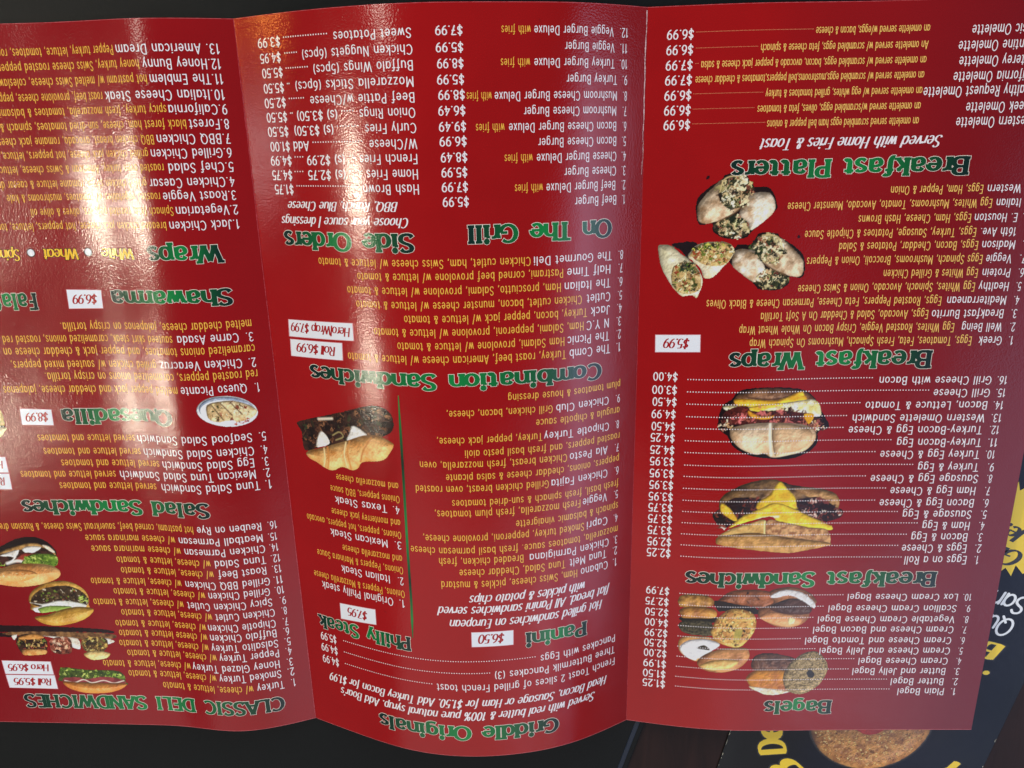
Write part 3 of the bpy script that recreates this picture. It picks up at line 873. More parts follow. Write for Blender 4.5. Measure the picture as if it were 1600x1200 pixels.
  ["B","item_number",7.38,9.87,192.89,3.32,"2."],
  ["B","item_name",12.63,29.06,192.89,3.28,"Tuna Melt"],
  ["B","item_description",30.63,71.49,192.89,3.18,"Tuna Salad, Cheddar cheese"],
  ["B","item_number",7.4,9.75,198.0,3.36,"1."],
  ["B","item_name",11.76,24.45,198.0,3.32,"Cubano"],
  ["B","item_description",25.54,78.64,198.0,3.21,"Ham, Swiss cheese, pickles & mustard"],
  ["B","script_line",21.87,67.58,204.14,3.91,"with pickles & potato chips"],
  ["B","script_line",10.58,79.81,209.01,3.95,"flat bread. All Panini sandwiches served"],
  ["B","script_line",14.02,75.6,214.71,4.0,"Hot grilled sandwiches on European"],
  ["B","heading",21.53,46.86,222.43,5.99,"Panini"],
  ["B","item_description",92.53,119.29,158.47,2.74,"and mozzarella cheese"],
  ["B","item_description",92.39,122.59,163.73,2.77,"Onions peppers, BBQ sauce"],
  ["B","item_description",92.81,123.1,173.44,2.83,"and monterrey jack cheese"],
  ["B","item_description",92.77,135.96,178.48,2.88,"Onions, peppers, hot peppers, avocado"],
  ["B","item_description",93.07,119.56,188.49,2.92,"and mozzarella cheese"],
  ["B","item_description",93.01,132.63,193.42,2.97,"Onions, Peppers & Marinara Sauce"],
  ["B","item_description",93.05,135.58,203.72,3.04,"Onions, Peppers & Mozzarella cheese"],
  ["B","item_number",92.69,95.77,168.05,2.99,"4."],
  ["B","item_name",97.85,120.96,168.05,3.04,"Texas Steak"],
  ["B","item_number",92.93,96.18,182.65,3.09,"3."],
  ["B","item_name",98.57,124.78,182.65,3.14,"Mexican Steak"],
  ["B","item_number",93.19,95.83,198.01,3.19,"2."],
  ["B","item_name",98.79,121.2,198.01,3.24,"Italian Steak"],
  ["B","item_number",93.33,96.0,207.86,3.25,"1."],
  ["B","item_name",98.17,131.95,207.86,3.32,"Original Philly steak"],
  ["B","heading",92.29,135.49,224.56,5.84,"Philly Steak"],
  ["B","item_name",7.28,41.14,233.42,3.29,"Pancakes with Eggs"],
  ["B","dotted_leader",42.94,123.44,233.42,0.89,""],
  ["B","price",127.29,135.66,232.82,3.41,"$5.99"],
  ["B","item_name",7.47,59.54,238.9,3.3,"Three Buttermilk Pancakes (3)"],
  ["B","dotted_leader",61.05,123.7,238.9,0.91,""],
  ["B","price",127.24,135.99,238.3,3.44,"$4.99"],
  ["B","item_name",7.16,82.63,244.62,3.31,"French Toast 2 slices of grilled French toast"],
  ["B","dotted_leader",84.3,123.79,244.62,0.93,""],
  ["B","price",127.21,136.0,244.02,3.48,"$4.99"],
  ["B","script_line",11.07,132.61,251.82,3.99,"Head Bacon, Sausage or Ham for $1.50. Add Turkey Bacon for $1.99"],
  ["B","script_line",16.83,127.37,257.61,4.04,"Served with real butter & 100% pure natural syrup. Add Boar's"],
  ["B","heading",33.61,109.06,264.8,6.29,"Griddle Originals"],
  ["C","item_name",5.7,39.55,7.79,3.0,"13. American Dream"],
  ["C","item_description",40.12,76.99,7.79,2.8,"Pepper turkey, lettuce, tomatoes, roasted peppers","Pepper turkey, lettuce, tomatoes,"],
  ["C","item_name",5.89,31.04,12.41,3.04,"12.Honey Bunny"],
  ["C","item_description",31.89,63.47,12.41,2.8,"honey turkey, Swiss cheese roasted peppers","honey turkey, Swiss cheese"],
  ["C","item_name",5.75,29.46,17.07,3.07,"11.The Emblem"],
  ["C","item_description",29.99,72.52,17.07,2.84,"hot pastrami w/ melted Swiss cheese, coleslaw & mustard","hot pastrami w/ melted Swiss cheese,"],
  ["C","item_name",5.87,46.09,21.94,3.1,"10.Italian Cheese Steak"],
  ["C","item_description",46.82,77.95,21.94,2.89,"roast beef, provolone cheese, peppers & onions","roast beef, provolone cheese,"],
  ["C","item_name",5.64,24.87,26.61,3.04,"9.California"],
  ["C","item_description",25.08,75.06,26.61,2.79,"spicy turkey, fresh mozzarella, tomatoes & balsamic","spicy turkey, fresh mozzarella, tomatoes &"],
  ["C","item_name",5.6,18.75,31.27,3.08,"8.Forest"],
  ["C","item_description",19.37,83.16,31.27,2.82,"black forest ham, cheese, sun-dried tomatoes, spinach & pesto","black forest ham, cheese, sun-dried tomatoes, spinach"],
  ["C","item_name",5.76,30.1,35.95,3.1,"7.BBQ Chicken"],
  ["C","item_description",30.65,79.93,35.95,2.86,"BBQ chicken breast, avocado, romaine jack cheese","BBQ chicken breast, avocado, romaine jack"],
  ["C","item_name",5.92,32.83,40.6,3.02,"6.Grilled Chicken"],
  ["C","item_description",33.39,87.21,40.6,2.78,"grilled chicken jack cheese, hot peppers, lettuce, tomato","grilled chicken jack cheese, hot peppers, lettuce,"],
  ["C","item_name",5.87,27.66,45.28,3.06,"5.Chef Salad"],
  ["C","item_description",28.74,81.46,45.28,2.8,"roasted oven turkey, American & Swiss cheese, lettuce","roasted oven turkey, American & Swiss cheese,"],
  ["C","item_name",6.13,34.87,50.2,3.09,"4.Chicken Caesar"],
  ["C","item_description",35.57,87.04,50.2,2.84,"grilled chicken strips, romaine lettuce & caesar dressing","grilled chicken strips, romaine lettuce & caesar"],
  ["C","item_name",6.18,30.86,54.8,3.01,"3.Roast Veggie"],
  ["C","item_description",31.42,88.39,54.8,2.75,"roasted vegetables w/ tomatoes, mushrooms & kale"],
  ["C","item_name",6.14,27.21,59.7,3.05,"2.Vegetarian"],
  ["C","item_description",27.65,80.84,59.7,2.77,"Spinach feta, roasted peppers, olives & olive oil"],
  ["C","item_name",6.31,30.15,64.65,3.08,"1.Jack Chicken"],
  ["C","item_description",30.82,89.26,64.65,2.81,"breaded chicken jack cheese, hot peppers, lettuce, tomato","breaded chicken jack cheese, hot peppers, lettuce,"],
  ["C","heading",13.61,39.28,73.27,5.79,"Wraps"],
  ["C","yellow_script",44.6,57.34,73.75,3.83,"White"],
  ["C","yellow_script",66.18,78.86,73.75,3.86,"Wheat"],
  ["C","yellow_script",87.61,94.49,73.75,3.87,"Spinach","Spin"],
  ["C","heading",11.86,57.11,88.91,5.53,"Shawarma"],
  ["C","heading",85.07,98.01,89.74,5.65,"Falafel","Fala"],
  ["C","item_description",6.39,78.29,100.6,3.26,"melted cheddar cheese, jalapenos on crispy tortilla."],
  ["C","item_name",6.27,9.28,105.34,3.27,"3."],
  ["C","item_name",11.42,33.59,105.34,3.23,"Carne Asada"],
  ["C","item_description",34.92,101.09,105.34,3.2,"sauteed skirt steak, caramelized onions, roasted red"],
  ["C","item_description",6.26,101.75,109.95,3.35,"caramelized onions tomatoes, and pepper jack & cheddar cheese on crispy","caramelized onions tomatoes, and pepper jack & cheddar cheese on"],
  ["C","item_name",6.48,9.43,115.08,3.33,"2."],
  ["C","item_name",11.38,41.66,115.08,3.29,"Chicken Veracruz"],
  ["C","item_description",42.95,99.95,115.08,3.27,"grilled chicken w/ sauteed mixed peppers,"],
  ["C","item_description",6.42,87.95,119.67,3.4,"red roasted peppers, caramelized onions on crispy tortilla."],
  ["C","item_name",6.31,8.29,124.81,3.4,"1."],
  ["C","item_name",10.87,35.12,124.81,3.37,"Queso Picante"],
  ["C","item_description",35.99,105.03,124.81,3.33,"melted pepper jack and cheddar cheese, jalapenos"],
  ["C","heading",40.29,84.92,134.21,5.77,"Quesadilla"],
  ["C","item_number",6.15,9.03,144.48,3.41,"5."],
  ["C","item_name",11.24,56.38,144.48,3.36,"Seafood Salad Sandwich"],
  ["C","item_description",56.91,95.9,144.48,3.12,"served lettuce and tomatoes"],
  ["C","item_number",6.24,9.07,150.0,3.44,"4."],
  ["C","item_name",11.18,54.68,150.0,3.4,"Chicken Salad Sandwich"],
  ["C","item_description",55.48,94.64,150.0,3.16,"served lettuce and tomatoes"],
  ["C","item_number",6.3,9.14,154.87,3.48,"3."],
  ["C","item_name",11.62,47.49,154.87,3.43,"Egg Salad Sandwich"],
  ["C","item_description",48.45,88.62,154.87,3.18,"served lettuce and tomatoes"],
  ["C","item_number",6.35,9.2,159.62,3.51,"2."],
  ["C","item_name",11.57,66.1,159.62,3.47,"Mexican Tuna Salad Sandwich"],
  ["C","item_description",67.39,105.83,159.62,3.22,"served lettuce and tomatoes"],
  ["C","item_number",6.29,9.04,164.51,3.55,"1."],
  ["C","item_name",10.7,49.55,164.51,3.5,"Tuna Salad Sandwich"],
  ["C","item_description",51.34,91.18,164.51,3.24,"served lettuce and tomatoes"],
  ["C","heading",30.82,108.05,172.35,5.82,"Salad Sandwiches"],
  ["C","item_number",6.69,10.36,187.38,3.2,"15."],
  ["C","item_name",12.06,45.84,187.38,3.16,"Meatball Parmesan"],
  ["C","item_description",47.1,85.18,187.38,3.13,"w/ cheese marinara sauce"],
  ["C","item_number",6.72,10.4,192.22,3.23,"14."],
  ["C","item_name",11.77,44.1,192.22,3.2,"Chicken Parmesan"],
  ["C","item_description",45.36,83.58,192.22,3.16,"w/ cheese marinara sauce"],
  ["C","item_number",6.5,10.45,197.15,3.26,"12."],
  ["C","item_name",12.04,32.17,197.15,3.23,"Tuna Salad"],
  ["C","item_description",33.46,73.99,197.15,3.18,"w/ cheese, lettuce & tomato"],
  ["C","item_number",6.61,10.48,201.95,3.29,"13."],
  ["C","item_name",12.3,31.27,201.95,3.26,"Roast Beef"],
  ["C","item_description",32.82,72.96,201.95,3.21,"w/ cheese, lettuce & tomato"],
  ["C","item_number",6.54,10.53,206.97,3.33,"11."],
  ["C","item_name",11.52,46.03,206.97,3.29,"Grilled BBQ Chicken"],
  ["C","item_description",47.45,86.45,206.97,3.25,"w/ cheese, lettuce & tomato"],
  ["C","item_number",6.54,10.54,211.74,3.36,"10."],
  ["C","item_name",12.04,36.71,211.74,3.32,"Grilled Chicken"],
  ["C","item_description",37.8,77.76,211.74,3.27,"w/ cheese, lettuce & tomato"],
  ["C","item_number",6.3,9.07,216.75,3.39,"9."],
  ["C","item_name",11.68,46.57,216.75,3.35,"Spicy Chicken Cutlet"],
  ["C","item_description",48.01,87.19,216.75,3.31,"w/ cheese, lettuce & tomato"],
  ["C","item_number",6.43,8.84,221.66,3.42,"8."],
  ["C","item_name",11.2,34.99,221.66,3.39,"Chicken Cutlet"],
  ["C","item_description",36.21,76.25,221.66,3.33,"w/ cheese, lettuce & tomato"],
  ["C","item_number",6.46,8.87,226.83,3.46,"7."],
  ["C","item_name",11.4,39.02,226.83,3.42,"Chipotle Chicken"],
  ["C","item_description",39.57,79.62,226.83,3.37,"w/ cheese, lettuce & tomato"],
  ["C","item_number",6.56,9.11,231.54,3.49,"6."],
  ["C","item_name",11.5,38.86,231.54,3.45,"Buffalo Chicken"],
  ["C","item_description",39.7,78.93,231.54,3.4,"w/ cheese lettuce & tomato"],
  ["C","item_number",6.44,9.24,236.46,3.52,"5."],
  ["C","item_name",11.44,38.86,236.46,3.48,"Salsalito Turkey"],
  ["C","item_description",39.85,79.66,236.46,3.43,"w/ cheese, lettuce & tomato"],
  ["C","item_number",6.52,9.35,241.25,3.55,"4."],
  ["C","item_name",11.53,36.05,241.25,3.51,"Pepper Turkey"],
  ["C","item_description",37.02,77.03,241.25,3.45,"w/ cheese, lettuce & tomato"],
  ["C","item_number",6.53,9.38,246.52,3.58,"3."],
  ["C","item_name",11.83,48.91,246.52,3.54,"Honey Glazed Turkey"],
  ["C","item_description",49.5,88.53,246.52,3.5,"w/ cheese, lettuce & tomato"],
  ["C","item_number",6.51,9.63,251.43,3.62,"2."],
  ["C","item_name",11.78,37.45,251.43,3.58,"Smoked Turkey"],
  ["C","item_description",38.58,78.22,251.43,3.52,"w/ cheese, lettuce & tomato"],
  ["C","item_number",6.54,8.64,256.96,3.65,"1."],
  ["C","item_name",11.24,22.37,256.96,3.63,"Turkey"],
  ["C","item_description",23.66,63.93,256.96,3.54,"w/ cheese, lettuce & tomato"],
  ["C","item_number",6.22,10.04,182.27,3.23,"16."],
  ["C","item_name",12.02,37.25,182.27,3.2,"Reuben on Rye"],
  ["C","item_description",38.45,114.38,182.27,3.2,"hot pastrami, corned beef, sauerkraut Swiss cheese, & Russian dressing","hot pastrami, corned beef, sauerkraut Swiss cheese, & Russian"],
  ["C","heading",12.18,126.98,264.77,6.25,"CLASSIC DELI SANDWICHES"],
 ],
 'box': [
  ["A",[[137.48,108.39],[121.7,108.07],[121.51,114.33],[137.33,114.71]],"$5.99",125.25,134.22,109.61,3.47],
  ["B",[[133.91,100.26],[105.88,99.48],[105.96,105.63],[134.3,106.43]],"Hero|Wrap $7.99",106.9,132.88,101.16,3.27],
  ["B",[[134.09,107.59],[110.92,106.96],[111.21,113.17],[134.45,113.83]],"Roll $6.99",113.81,131.17,108.61,3.34],
  ["B",[[67.46,220.45],[51.39,220.5],[51.51,226.88],[67.51,226.88]],"$6.50",54.72,64.63,221.53,3.91],
  ["B",[[123.32,215.98],[106.56,214.7],[106.68,221.53],[123.52,223.1]],"$7.95",110.3,119.62,216.84,3.71],
  ["C",[[73.05,88.47],[60.19,88.76],[60.56,95.25],[73.35,95.3]],"$6.99",61.96,71.14,90.31,3.3],
  ["C",[[100.05,133.86],[87.94,134.34],[88.23,140.54],[100.51,140.22]],"$8.99",89.43,98.17,135.54,3.38],
  ["C",[[127.43,153.52],[110.15,153.66],[110.2,160.05],[127.68,159.9]],"Hero $7.99",111.5,125.27,155.15,3.26],
  ["C",[[127.56,160.45],[110.17,160.7],[110.42,167.27],[127.86,167.14]],"Roll $6.99",112.3,124.9,162.23,3.3],
  ["C",[[132.45,247.45],[111.28,247.73],[111.11,254.07],[132.31,254.06]],"Hero $6.95",112.3,130.2,249.11,3.41],
  ["C",[[132.26,254.71],[110.89,254.65],[110.76,261.41],[132.02,261.11]],"Roll $5.95",112.63,129.24,256.24,3.46],
 ],
 'div': [[90.12,124.58],[90.27,154.45],[90.58,185.87],[90.52,208.01],[90.95,224.49]],
 'bul': [[62.39,74.97],[83.45,74.95]],
 'pics': {
  'burrito halves': [
   "A",
   ["poly",[[115.94,52.26],[109.58,52.37],[106.49,56.34],[101.21,56.84],[98.38,61.65],[98.54,64.84],[105.82,71.35],[108.1,73.76],[114.61,73.89],[119.21,71.6],[119.77,68.74],[123.8,69.12],[125.37,66.07],[125.26,60.44],[122.04,56.89],[117.44,53.81]],[40,20,26],[34,18,22],3,0],
   ["poly",[[117.81,67.75],[114.28,66.17],[110.67,65.82],[106.48,67.9],[106.27,70.73],[108.96,73.13],[113.01,73.49],[117.57,71.82],[119.29,70.17]],[70,72,44],[40,40,28],1.2,0],
   ["blobs",[[118.19,68.15],[114.28,66.17],[110.67,65.82],[106.68,67.89],[106.48,70.73],[108.96,73.13],[113.01,73.49],[117.57,71.82],[119.21,70.17]],120,2.2,[[36,48,36],[84,104,56],[205,196,150],[238,228,196],[150,76,62],[40,34,34],[54,72,46],[170,164,112],[222,206,168],[44,56,42],[196,170,130]],3],
   ["poly",[[108.31,59.07],[101.48,58.61],[99.23,61.23],[98.81,64.03],[100.05,66.41],[106.26,70.94],[107.67,68.28],[110.67,65.82],[109.7,62.23]],[232,224,210],[186,160,128],2.5,1.6],
   ["poly",[[116.64,53.82],[118.94,55.36],[124.21,61.25],[124.85,64.46],[124.28,67.7],[122.2,68.73],[119.0,68.14],[113.5,65.78],[110.81,63.81],[109.76,61.43],[110.64,54.31],[114.32,52.88]],[222,204,178],[168,138,106],2.2,2.0],
   ["line",[[118.19,68.15],[113.49,65.86],[110.04,63.22]],0.9,[110,82,58]],
   ["poly",[[116.94,55.39],[114.29,53.27],[110.32,53.14],[106.95,55.55],[106.58,57.92],[108.26,59.87],[108.87,62.64],[114.43,63.76],[117.41,60.92],[118.18,58.13]],[60,62,40],[40,38,28],1.2,0],
   ["blobs",[[116.93,55.58],[114.28,53.46],[110.31,53.34],[106.94,55.75],[106.7,57.92],[108.46,59.86],[109.29,62.43],[114.44,63.56],[117.21,60.93],[117.98,58.13]],150,2.4,[[36,48,36],[84,104,56],[205,196,150],[238,228,196],[150,76,62],[40,34,34],[54,72,46],[170,164,112],[222,206,168],[44,56,42],[196,170,130]],5],
   ["line",[[117.78,58.14],[116.62,54.21],[113.91,53.0],[110.71,53.21]],0.8,[205,190,140]],
  ],
  'mirrored burrito halves': [
   "A",
   ["poly",[[97.51,72.21],[103.59,72.08],[105.97,75.64],[110.85,75.93],[112.82,80.28],[112.26,83.21],[104.61,89.41],[102.14,91.69],[95.91,92.01],[91.79,90.05],[91.62,87.46],[87.68,87.93],[86.56,85.19],[87.42,80.03],[91.0,76.68],[95.86,73.68]],[40,20,26],[34,18,22],3,0],
   ["poly",[[93.65,86.48],[97.26,84.92],[100.75,84.48],[104.46,86.26],[104.27,88.86],[101.41,91.14],[97.5,91.6],[93.33,90.2],[91.9,88.75]],[70,72,44],[40,40,28],1.2,0],
   ["blobs",[[93.22,86.86],[97.26,84.92],[100.75,84.48],[104.26,86.26],[104.08,88.86],[101.41,91.14],[97.5,91.6],[93.33,90.2],[91.98,88.75]],120,2.2,[[36,48,36],[84,104,56],[205,196,150],[238,228,196],[150,76,62],[40,34,34],[54,72,46],[170,164,112],[222,206,168],[44,56,42],[196,170,130]],3],
   ["poly",[[103.9,78.21],[110.36,77.57],[112.09,79.92],[112.12,82.48],[110.65,84.7],[104.26,89.04],[103.28,86.65],[100.75,84.48],[102.15,81.15]],[232,224,210],[186,160,128],2.5,1.6],
   ["poly",[[96.63,73.66],[94.21,75.16],[88.32,80.74],[87.28,83.7],[87.4,86.64],[89.28,87.52],[92.45,86.88],[98.06,84.54],[100.89,82.64],[102.21,80.42],[102.32,73.9],[98.99,72.71]],[222,204,178],[168,138,106],2.2,2.0],
   ["line",[[93.22,86.86],[98.05,84.61],[101.7,82.08]],0.9,[110,82,58]],
   ["poly",[[96.13,75.11],[98.96,73.07],[102.78,72.81],[105.65,74.92],[105.68,77.09],[103.84,78.94],[102.89,81.51],[97.43,82.72],[94.94,80.21],[94.57,77.68]],[60,62,40],[40,38,28],1.2,0],
   ["blobs",[[96.11,75.29],[98.95,73.25],[102.77,72.99],[105.63,75.1],[105.57,77.09],[103.65,78.94],[102.52,81.33],[97.45,82.53],[95.13,80.21],[94.77,77.67]],150,2.4,[[36,48,36],[84,104,56],[205,196,150],[238,228,196],[150,76,62],[40,34,34],[54,72,46],[170,164,112],[222,206,168],[44,56,42],[196,170,130]],5],
   ["line",[[94.96,77.67],[96.6,74.02],[99.37,72.81],[102.39,72.89]],0.8,[205,190,140]],
  ],
  'sliced wraps': [
   "A",
   ["poly",[[133.3,75.56],[124.72,74.98],[125.71,79.63],[127.3,80.89],[129.9,77.97]],[42,26,36],[36,22,30],3,0],
   ["poly",[[127.36,79.63],[124.26,75.89],[121.06,74.87],[114.55,74.91],[111.75,77.21],[112.18,80.1],[114.84,83.41],[118.32,87.19],[121.61,87.41],[123.01,84.24],[125.61,81.72]],[225,222,200],[200,190,155],3,1.4],
   ["poly",[[126.37,78.8],[123.83,76.31],[119.41,75.21],[113.7,75.37],[111.85,77.62],[112.95,80.92],[115.69,83.08],[120.61,83.06],[124.4,81.3]],[215,190,130],[170,140,85],1.2,0.5],
   ["blobs",[[126.18,78.59],[123.82,76.52],[119.4,75.42],[113.77,75.62],[112.14,77.61],[113.17,80.71],[115.7,82.78],[120.63,82.77],[124.2,81.09]],120,1.8,[[225,205,155],[200,175,120],[240,225,185],[110,140,50],[60,80,35],[40,55,40],[170,150,95],[150,60,40]],7],
   ["blobs",[[125.8,77.97],[123.44,76.1],[119.4,75.42],[115.32,75.61],[117.69,76.75],[122.54,77.55]],50,1.3,[[110,145,50],[60,85,35],[190,200,90],[30,45,30]],8],
   ["poly",[[137.81,76.32],[135.76,75.69],[132.85,76.31],[129.86,78.8],[125.6,81.93],[122.74,85.5],[121.74,88.89],[122.6,92.31],[123.72,94.68],[125.44,93.7],[128.76,94.08],[131.36,91.96],[133.57,88.97],[136.26,84.31],[137.48,79.67]],[232,232,210],[205,202,170],4,1.8],
   ["poly",[[132.52,84.28],[129.72,81.95],[126.0,82.14],[123.36,85.51],[122.36,88.89],[123.03,91.88],[126.71,93.2],[130.09,92.37],[132.51,89.39]],[205,180,125],[150,125,80],1.2,0.6],
   ["blobs",[[132.3,84.49],[129.71,82.16],[125.99,82.35],[123.57,85.51],[122.65,88.89],[123.46,91.67],[126.73,92.9],[130.01,92.16],[132.3,89.39]],130,1.9,[[225,205,155],[200,175,120],[240,225,185],[110,140,50],[60,80,35],[40,55,40],[170,150,95],[150,60,40]],9],
   ["blobs",[[130.11,82.58],[125.99,82.35],[123.77,85.51],[125.8,86.36],[129.18,84.68]],40,1.4,[[30,45,45],[50,70,60],[90,120,50],[25,35,30]],10],
  ],
  'ink speck': [
   "A",
   ["poly",[[122.81,53.73],[122.26,52.79],[121.39,52.73],[121.41,53.75],[122.27,54.13]],[55,16,28],[50,14,24],3,0],
  ],
  'ink speck near the wraps': [
   "A",
   ["poly",[[90.41,73.72],[90.06,72.99],[89.28,73.21],[89.29,74.11],[90.03,74.26]],[66,24,40],[60,22,38],3,0],
  ],
  'bacon and egg bun': [
   "A",
   ["poly",[[106.9,129.1],[101.35,127.86],[91.29,127.8],[83.26,128.93],[79.02,131.76],[76.39,136.23],[72.73,141.93],[72.72,144.29],[75.94,145.64],[76.07,149.93],[79.32,153.78],[85.8,156.17],[93.5,155.98],[101.68,154.4],[107.45,151.01],[109.92,146.71],[113.14,144.13],[113.67,140.35],[112.26,134.69],[108.97,131.87]],[36,14,20],[30,12,18],3,0],
   ["poly",[[108.37,133.27],[106.81,130.49],[100.87,128.47],[91.25,128.35],[84.1,129.46],[79.93,131.51],[78.34,134.33],[80.92,135.19],[89.94,133.54],[98.73,133.81],[107.84,134.66]],[178,132,96],[120,82,56],2.5,1.2],
   ["line",[[103.26,131.66],[96.64,132.46],[90.07,131.92],[86.26,129.95]],1.2,[80,50,36]],
   ["poly",[[107.99,132.34],[103.23,132.13],[92.21,132.79],[84.53,129.54],[82.63,130.97],[81.98,133.3],[89.9,134.01],[92.02,135.12],[102.95,136.08],[107.44,134.19]],[246,200,60],[225,165,35],3,0.5],
   ["poly",[[112.15,135.16],[107.41,134.57],[98.63,135.21],[87.72,133.6],[78.47,132.93],[75.81,137.65],[76.97,139.49],[85.09,138.33],[98.53,136.61],[109.0,137.0]],[245,243,222],[215,205,130],2,0.6],
   ["poly",[[102.99,135.61],[93.0,133.93],[89.84,134.71],[96.36,136.18],[99.37,137.06]],[240,215,90],[235,190,60],2,0.3],
   ["poly",[[111.95,138.44],[108.65,135.6],[103.47,134.91],[100.66,137.51],[92.34,136.74],[82.45,137.94],[75.94,140.92],[75.72,143.28],[89.16,142.92],[102.51,142.43],[110.88,141.73]],[115,45,38],[70,24,26],1.5,0],
   ["blobs",[[111.52,138.43],[108.64,135.83],[103.45,135.14],[100.64,137.74],[92.32,136.97],[82.43,138.17],[76.39,140.91],[76.19,143.04],[89.18,142.68],[102.53,142.19],[110.46,141.49]],90,3.2,[[130,50,40],[80,25,25],[190,110,90],[205,110,110],[95,35,30],[60,20,22]],11],
   ["poly",[[102.92,136.55],[98.35,138.95],[93.07,138.59],[95.61,140.17],[101.41,139.37]],[232,165,45],[210,140,35],2,0.3],
   ["poly",[[82.19,138.41],[78.37,138.75],[80.03,142.46]],[240,180,40],[225,160,30],2,0.2],
   ["blobs",[[113.31,141.29],[108.77,140.53],[108.55,144.08],[111.58,144.59]],36,1.3,[[230,215,190],[180,130,110],[110,60,50],[205,170,120]],12],
   ["blobs",[[78.62,140.85],[73.04,143.34],[75.54,145.18],[78.27,144.64]],36,1.2,[[230,215,190],[180,130,110],[110,60,50],[205,170,120]],13],
   ["poly",[[108.16,143.36],[102.55,141.95],[93.73,141.49],[82.5,142.4],[77.82,144.65],[77.02,148.47],[80.23,152.7],[86.39,154.56],[92.2,155.38],[95.69,153.75],[99.03,154.09],[104.53,151.73],[108.08,148.13],[108.93,145.03]],[236,214,186],[214,180,142],6,2.6],
   ["poly",[[93.0,142.35],[82.89,143.09],[78.63,145.58],[78.73,149.38],[82.49,152.64],[89.16,153.9],[91.83,154.32]],[218,188,150],[205,170,130],5,1.5],
   ["line",[[94.35,142.08],[94.06,147.55],[93.07,154.53]],1.6,[246,238,220]],
  ],
  'cheese roll': [
   "A",
   ["poly",[[111.37,174.53],[109.59,170.46],[103.1,166.4],[96.47,164.48],[90.58,164.35],[83.54,166.76],[73.32,168.5],[66.71,171.1],[65.65,177.13],[72.42,178.04],[95.59,176.48],[109.16,177.52]],[150,115,70],[88,64,44],3,1.4],
   ["poly",[[83.41,168.25],[77.92,168.15],[66.68,171.35],[65.87,177.13],[69.96,175.06],[77.58,171.89]],[190,150,95],[140,100,60],2,0.8],
   ["poly",[[113.58,179.19],[111.02,176.55],[106.77,172.42],[102.75,171.64],[95.88,172.45],[94.67,176.5],[99.98,178.97],[105.22,182.56],[108.71,184.94],[111.54,183.22]],[64,28,28],[36,18,24],2,0],
   ["blobs",[[113.58,179.19],[110.99,177.06],[106.75,172.67],[102.72,172.14],[95.86,172.7],[94.93,175.99],[100.0,178.72],[105.27,181.8],[108.73,184.69],[111.54,183.22]],60,2.2,[[112,48,38],[50,20,24],[140,62,46],[34,18,24],[86,34,32]],15],
   ["poly",[[82.06,173.27],[75.29,171.95],[71.07,173.03],[67.12,176.1],[63.77,177.65],[64.15,180.69],[69.24,182.41],[72.96,182.09],[77.82,179.43],[81.75,176.8]],[70,30,32],[38,18,24],2,0],
   ["blobs",[[81.8,173.53],[75.26,172.2],[71.04,173.28],[67.09,176.36],[63.97,177.9],[64.63,180.43],[69.27,182.15],[72.98,181.83],[77.85,179.18],[81.54,176.56]],70,1.9,[[128,58,58],[50,20,24],[34,18,24],[160,84,72],[215,190,180]],16],
   ["poly",[[110.25,174.4],[107.45,175.97],[103.97,180.76],[105.28,181.54],[109.07,179.05],[110.63,177.05]],[240,205,70],[215,170,40],2,0.3],
   ["poly",[[89.13,165.37],[85.93,168.18],[82.65,171.76],[81.61,175.8],[82.21,176.79],[95.55,176.99],[96.69,173.95],[92.38,170.51]],[240,208,60],[215,172,38],3,0.5],
   ["poly",[[89.81,174.08],[82.21,176.79],[77.36,179.45],[69.15,183.43],[67.23,184.22],[67.5,186.17],[76.41,184.82],[88.26,181.96],[91.66,179.85],[102.01,182.8],[107.12,184.96],[106.08,183.35],[101.77,179.48],[95.59,176.48]],[246,216,70],[222,184,44],3,0.6],
   ["line",[[100.13,183.47],[95.28,180.65],[88.42,179.92]],1.5,[240,234,215]],
   ["poly",[[107.09,185.42],[99.73,182.65],[93.17,181.19],[92.67,187.77],[108.45,189.34],[111.22,188.91]],[222,190,120],[196,155,88],3,0.6],
   ["poly",[[92.47,181.21],[85.91,182.38],[76.43,184.67],[68.65,186.15],[68.04,192.46],[80.55,190.64],[91.93,188.3]],[214,172,120],[160,108,70],1.2,0.4],
   ["poly",[[111.22,188.91],[107.64,187.66],[96.68,186.68],[83.03,189.02],[67.91,191.42],[68.22,192.98],[75.52,194.67],[82.93,195.79],[89.54,195.21],[98.94,194.05],[108.25,192.58],[111.29,191.63]],[206,160,90],[172,126,66],2,1.2],
   ["line",[[93.35,181.85],[93.15,186.99]],1.0,[238,228,165]],
   ["line",[[107.1,185.27],[108.7,185.1],[109.64,184.71]],1.5,[235,230,225]],
  ],
  'pile of bagels': [
   "A",
   ["poly",[[107.78,215.12],[103.49,212.17],[95.37,211.66],[89.13,212.68],[87.05,215.54],[87.0,218.85],[90.14,221.17],[92.56,222.1],[93.97,219.7],[101.03,218.76],[109.23,218.03]],[186,112,68],[124,72,46],5,1.5],
   ["blobs",[[105.46,213.15],[93.28,212.15],[87.64,216.0],[92.84,218.28],[105.26,216.46]],14,1.2,[[40,20,20],[60,30,25]],21],
   ["poly",[[110.52,216.9],[101.04,218.52],[93.95,219.94],[93.32,223.05],[100.05,221.13],[106.57,221.75],[109.02,221.61]],[48,32,32],[38,26,28],3,0],
   ["poly",[[89.13,212.68],[84.33,210.91],[78.97,210.94],[73.4,213.26],[70.19,216.84],[70.22,218.73],[72.45,221.54],[72.35,224.88],[75.39,228.18],[80.31,229.38],[85.83,228.54],[90.18,226.2],[92.83,224.01],[92.63,221.14],[90.28,219.27],[87.11,217.42]],[176,116,72],[130,82,54],6,1.5],
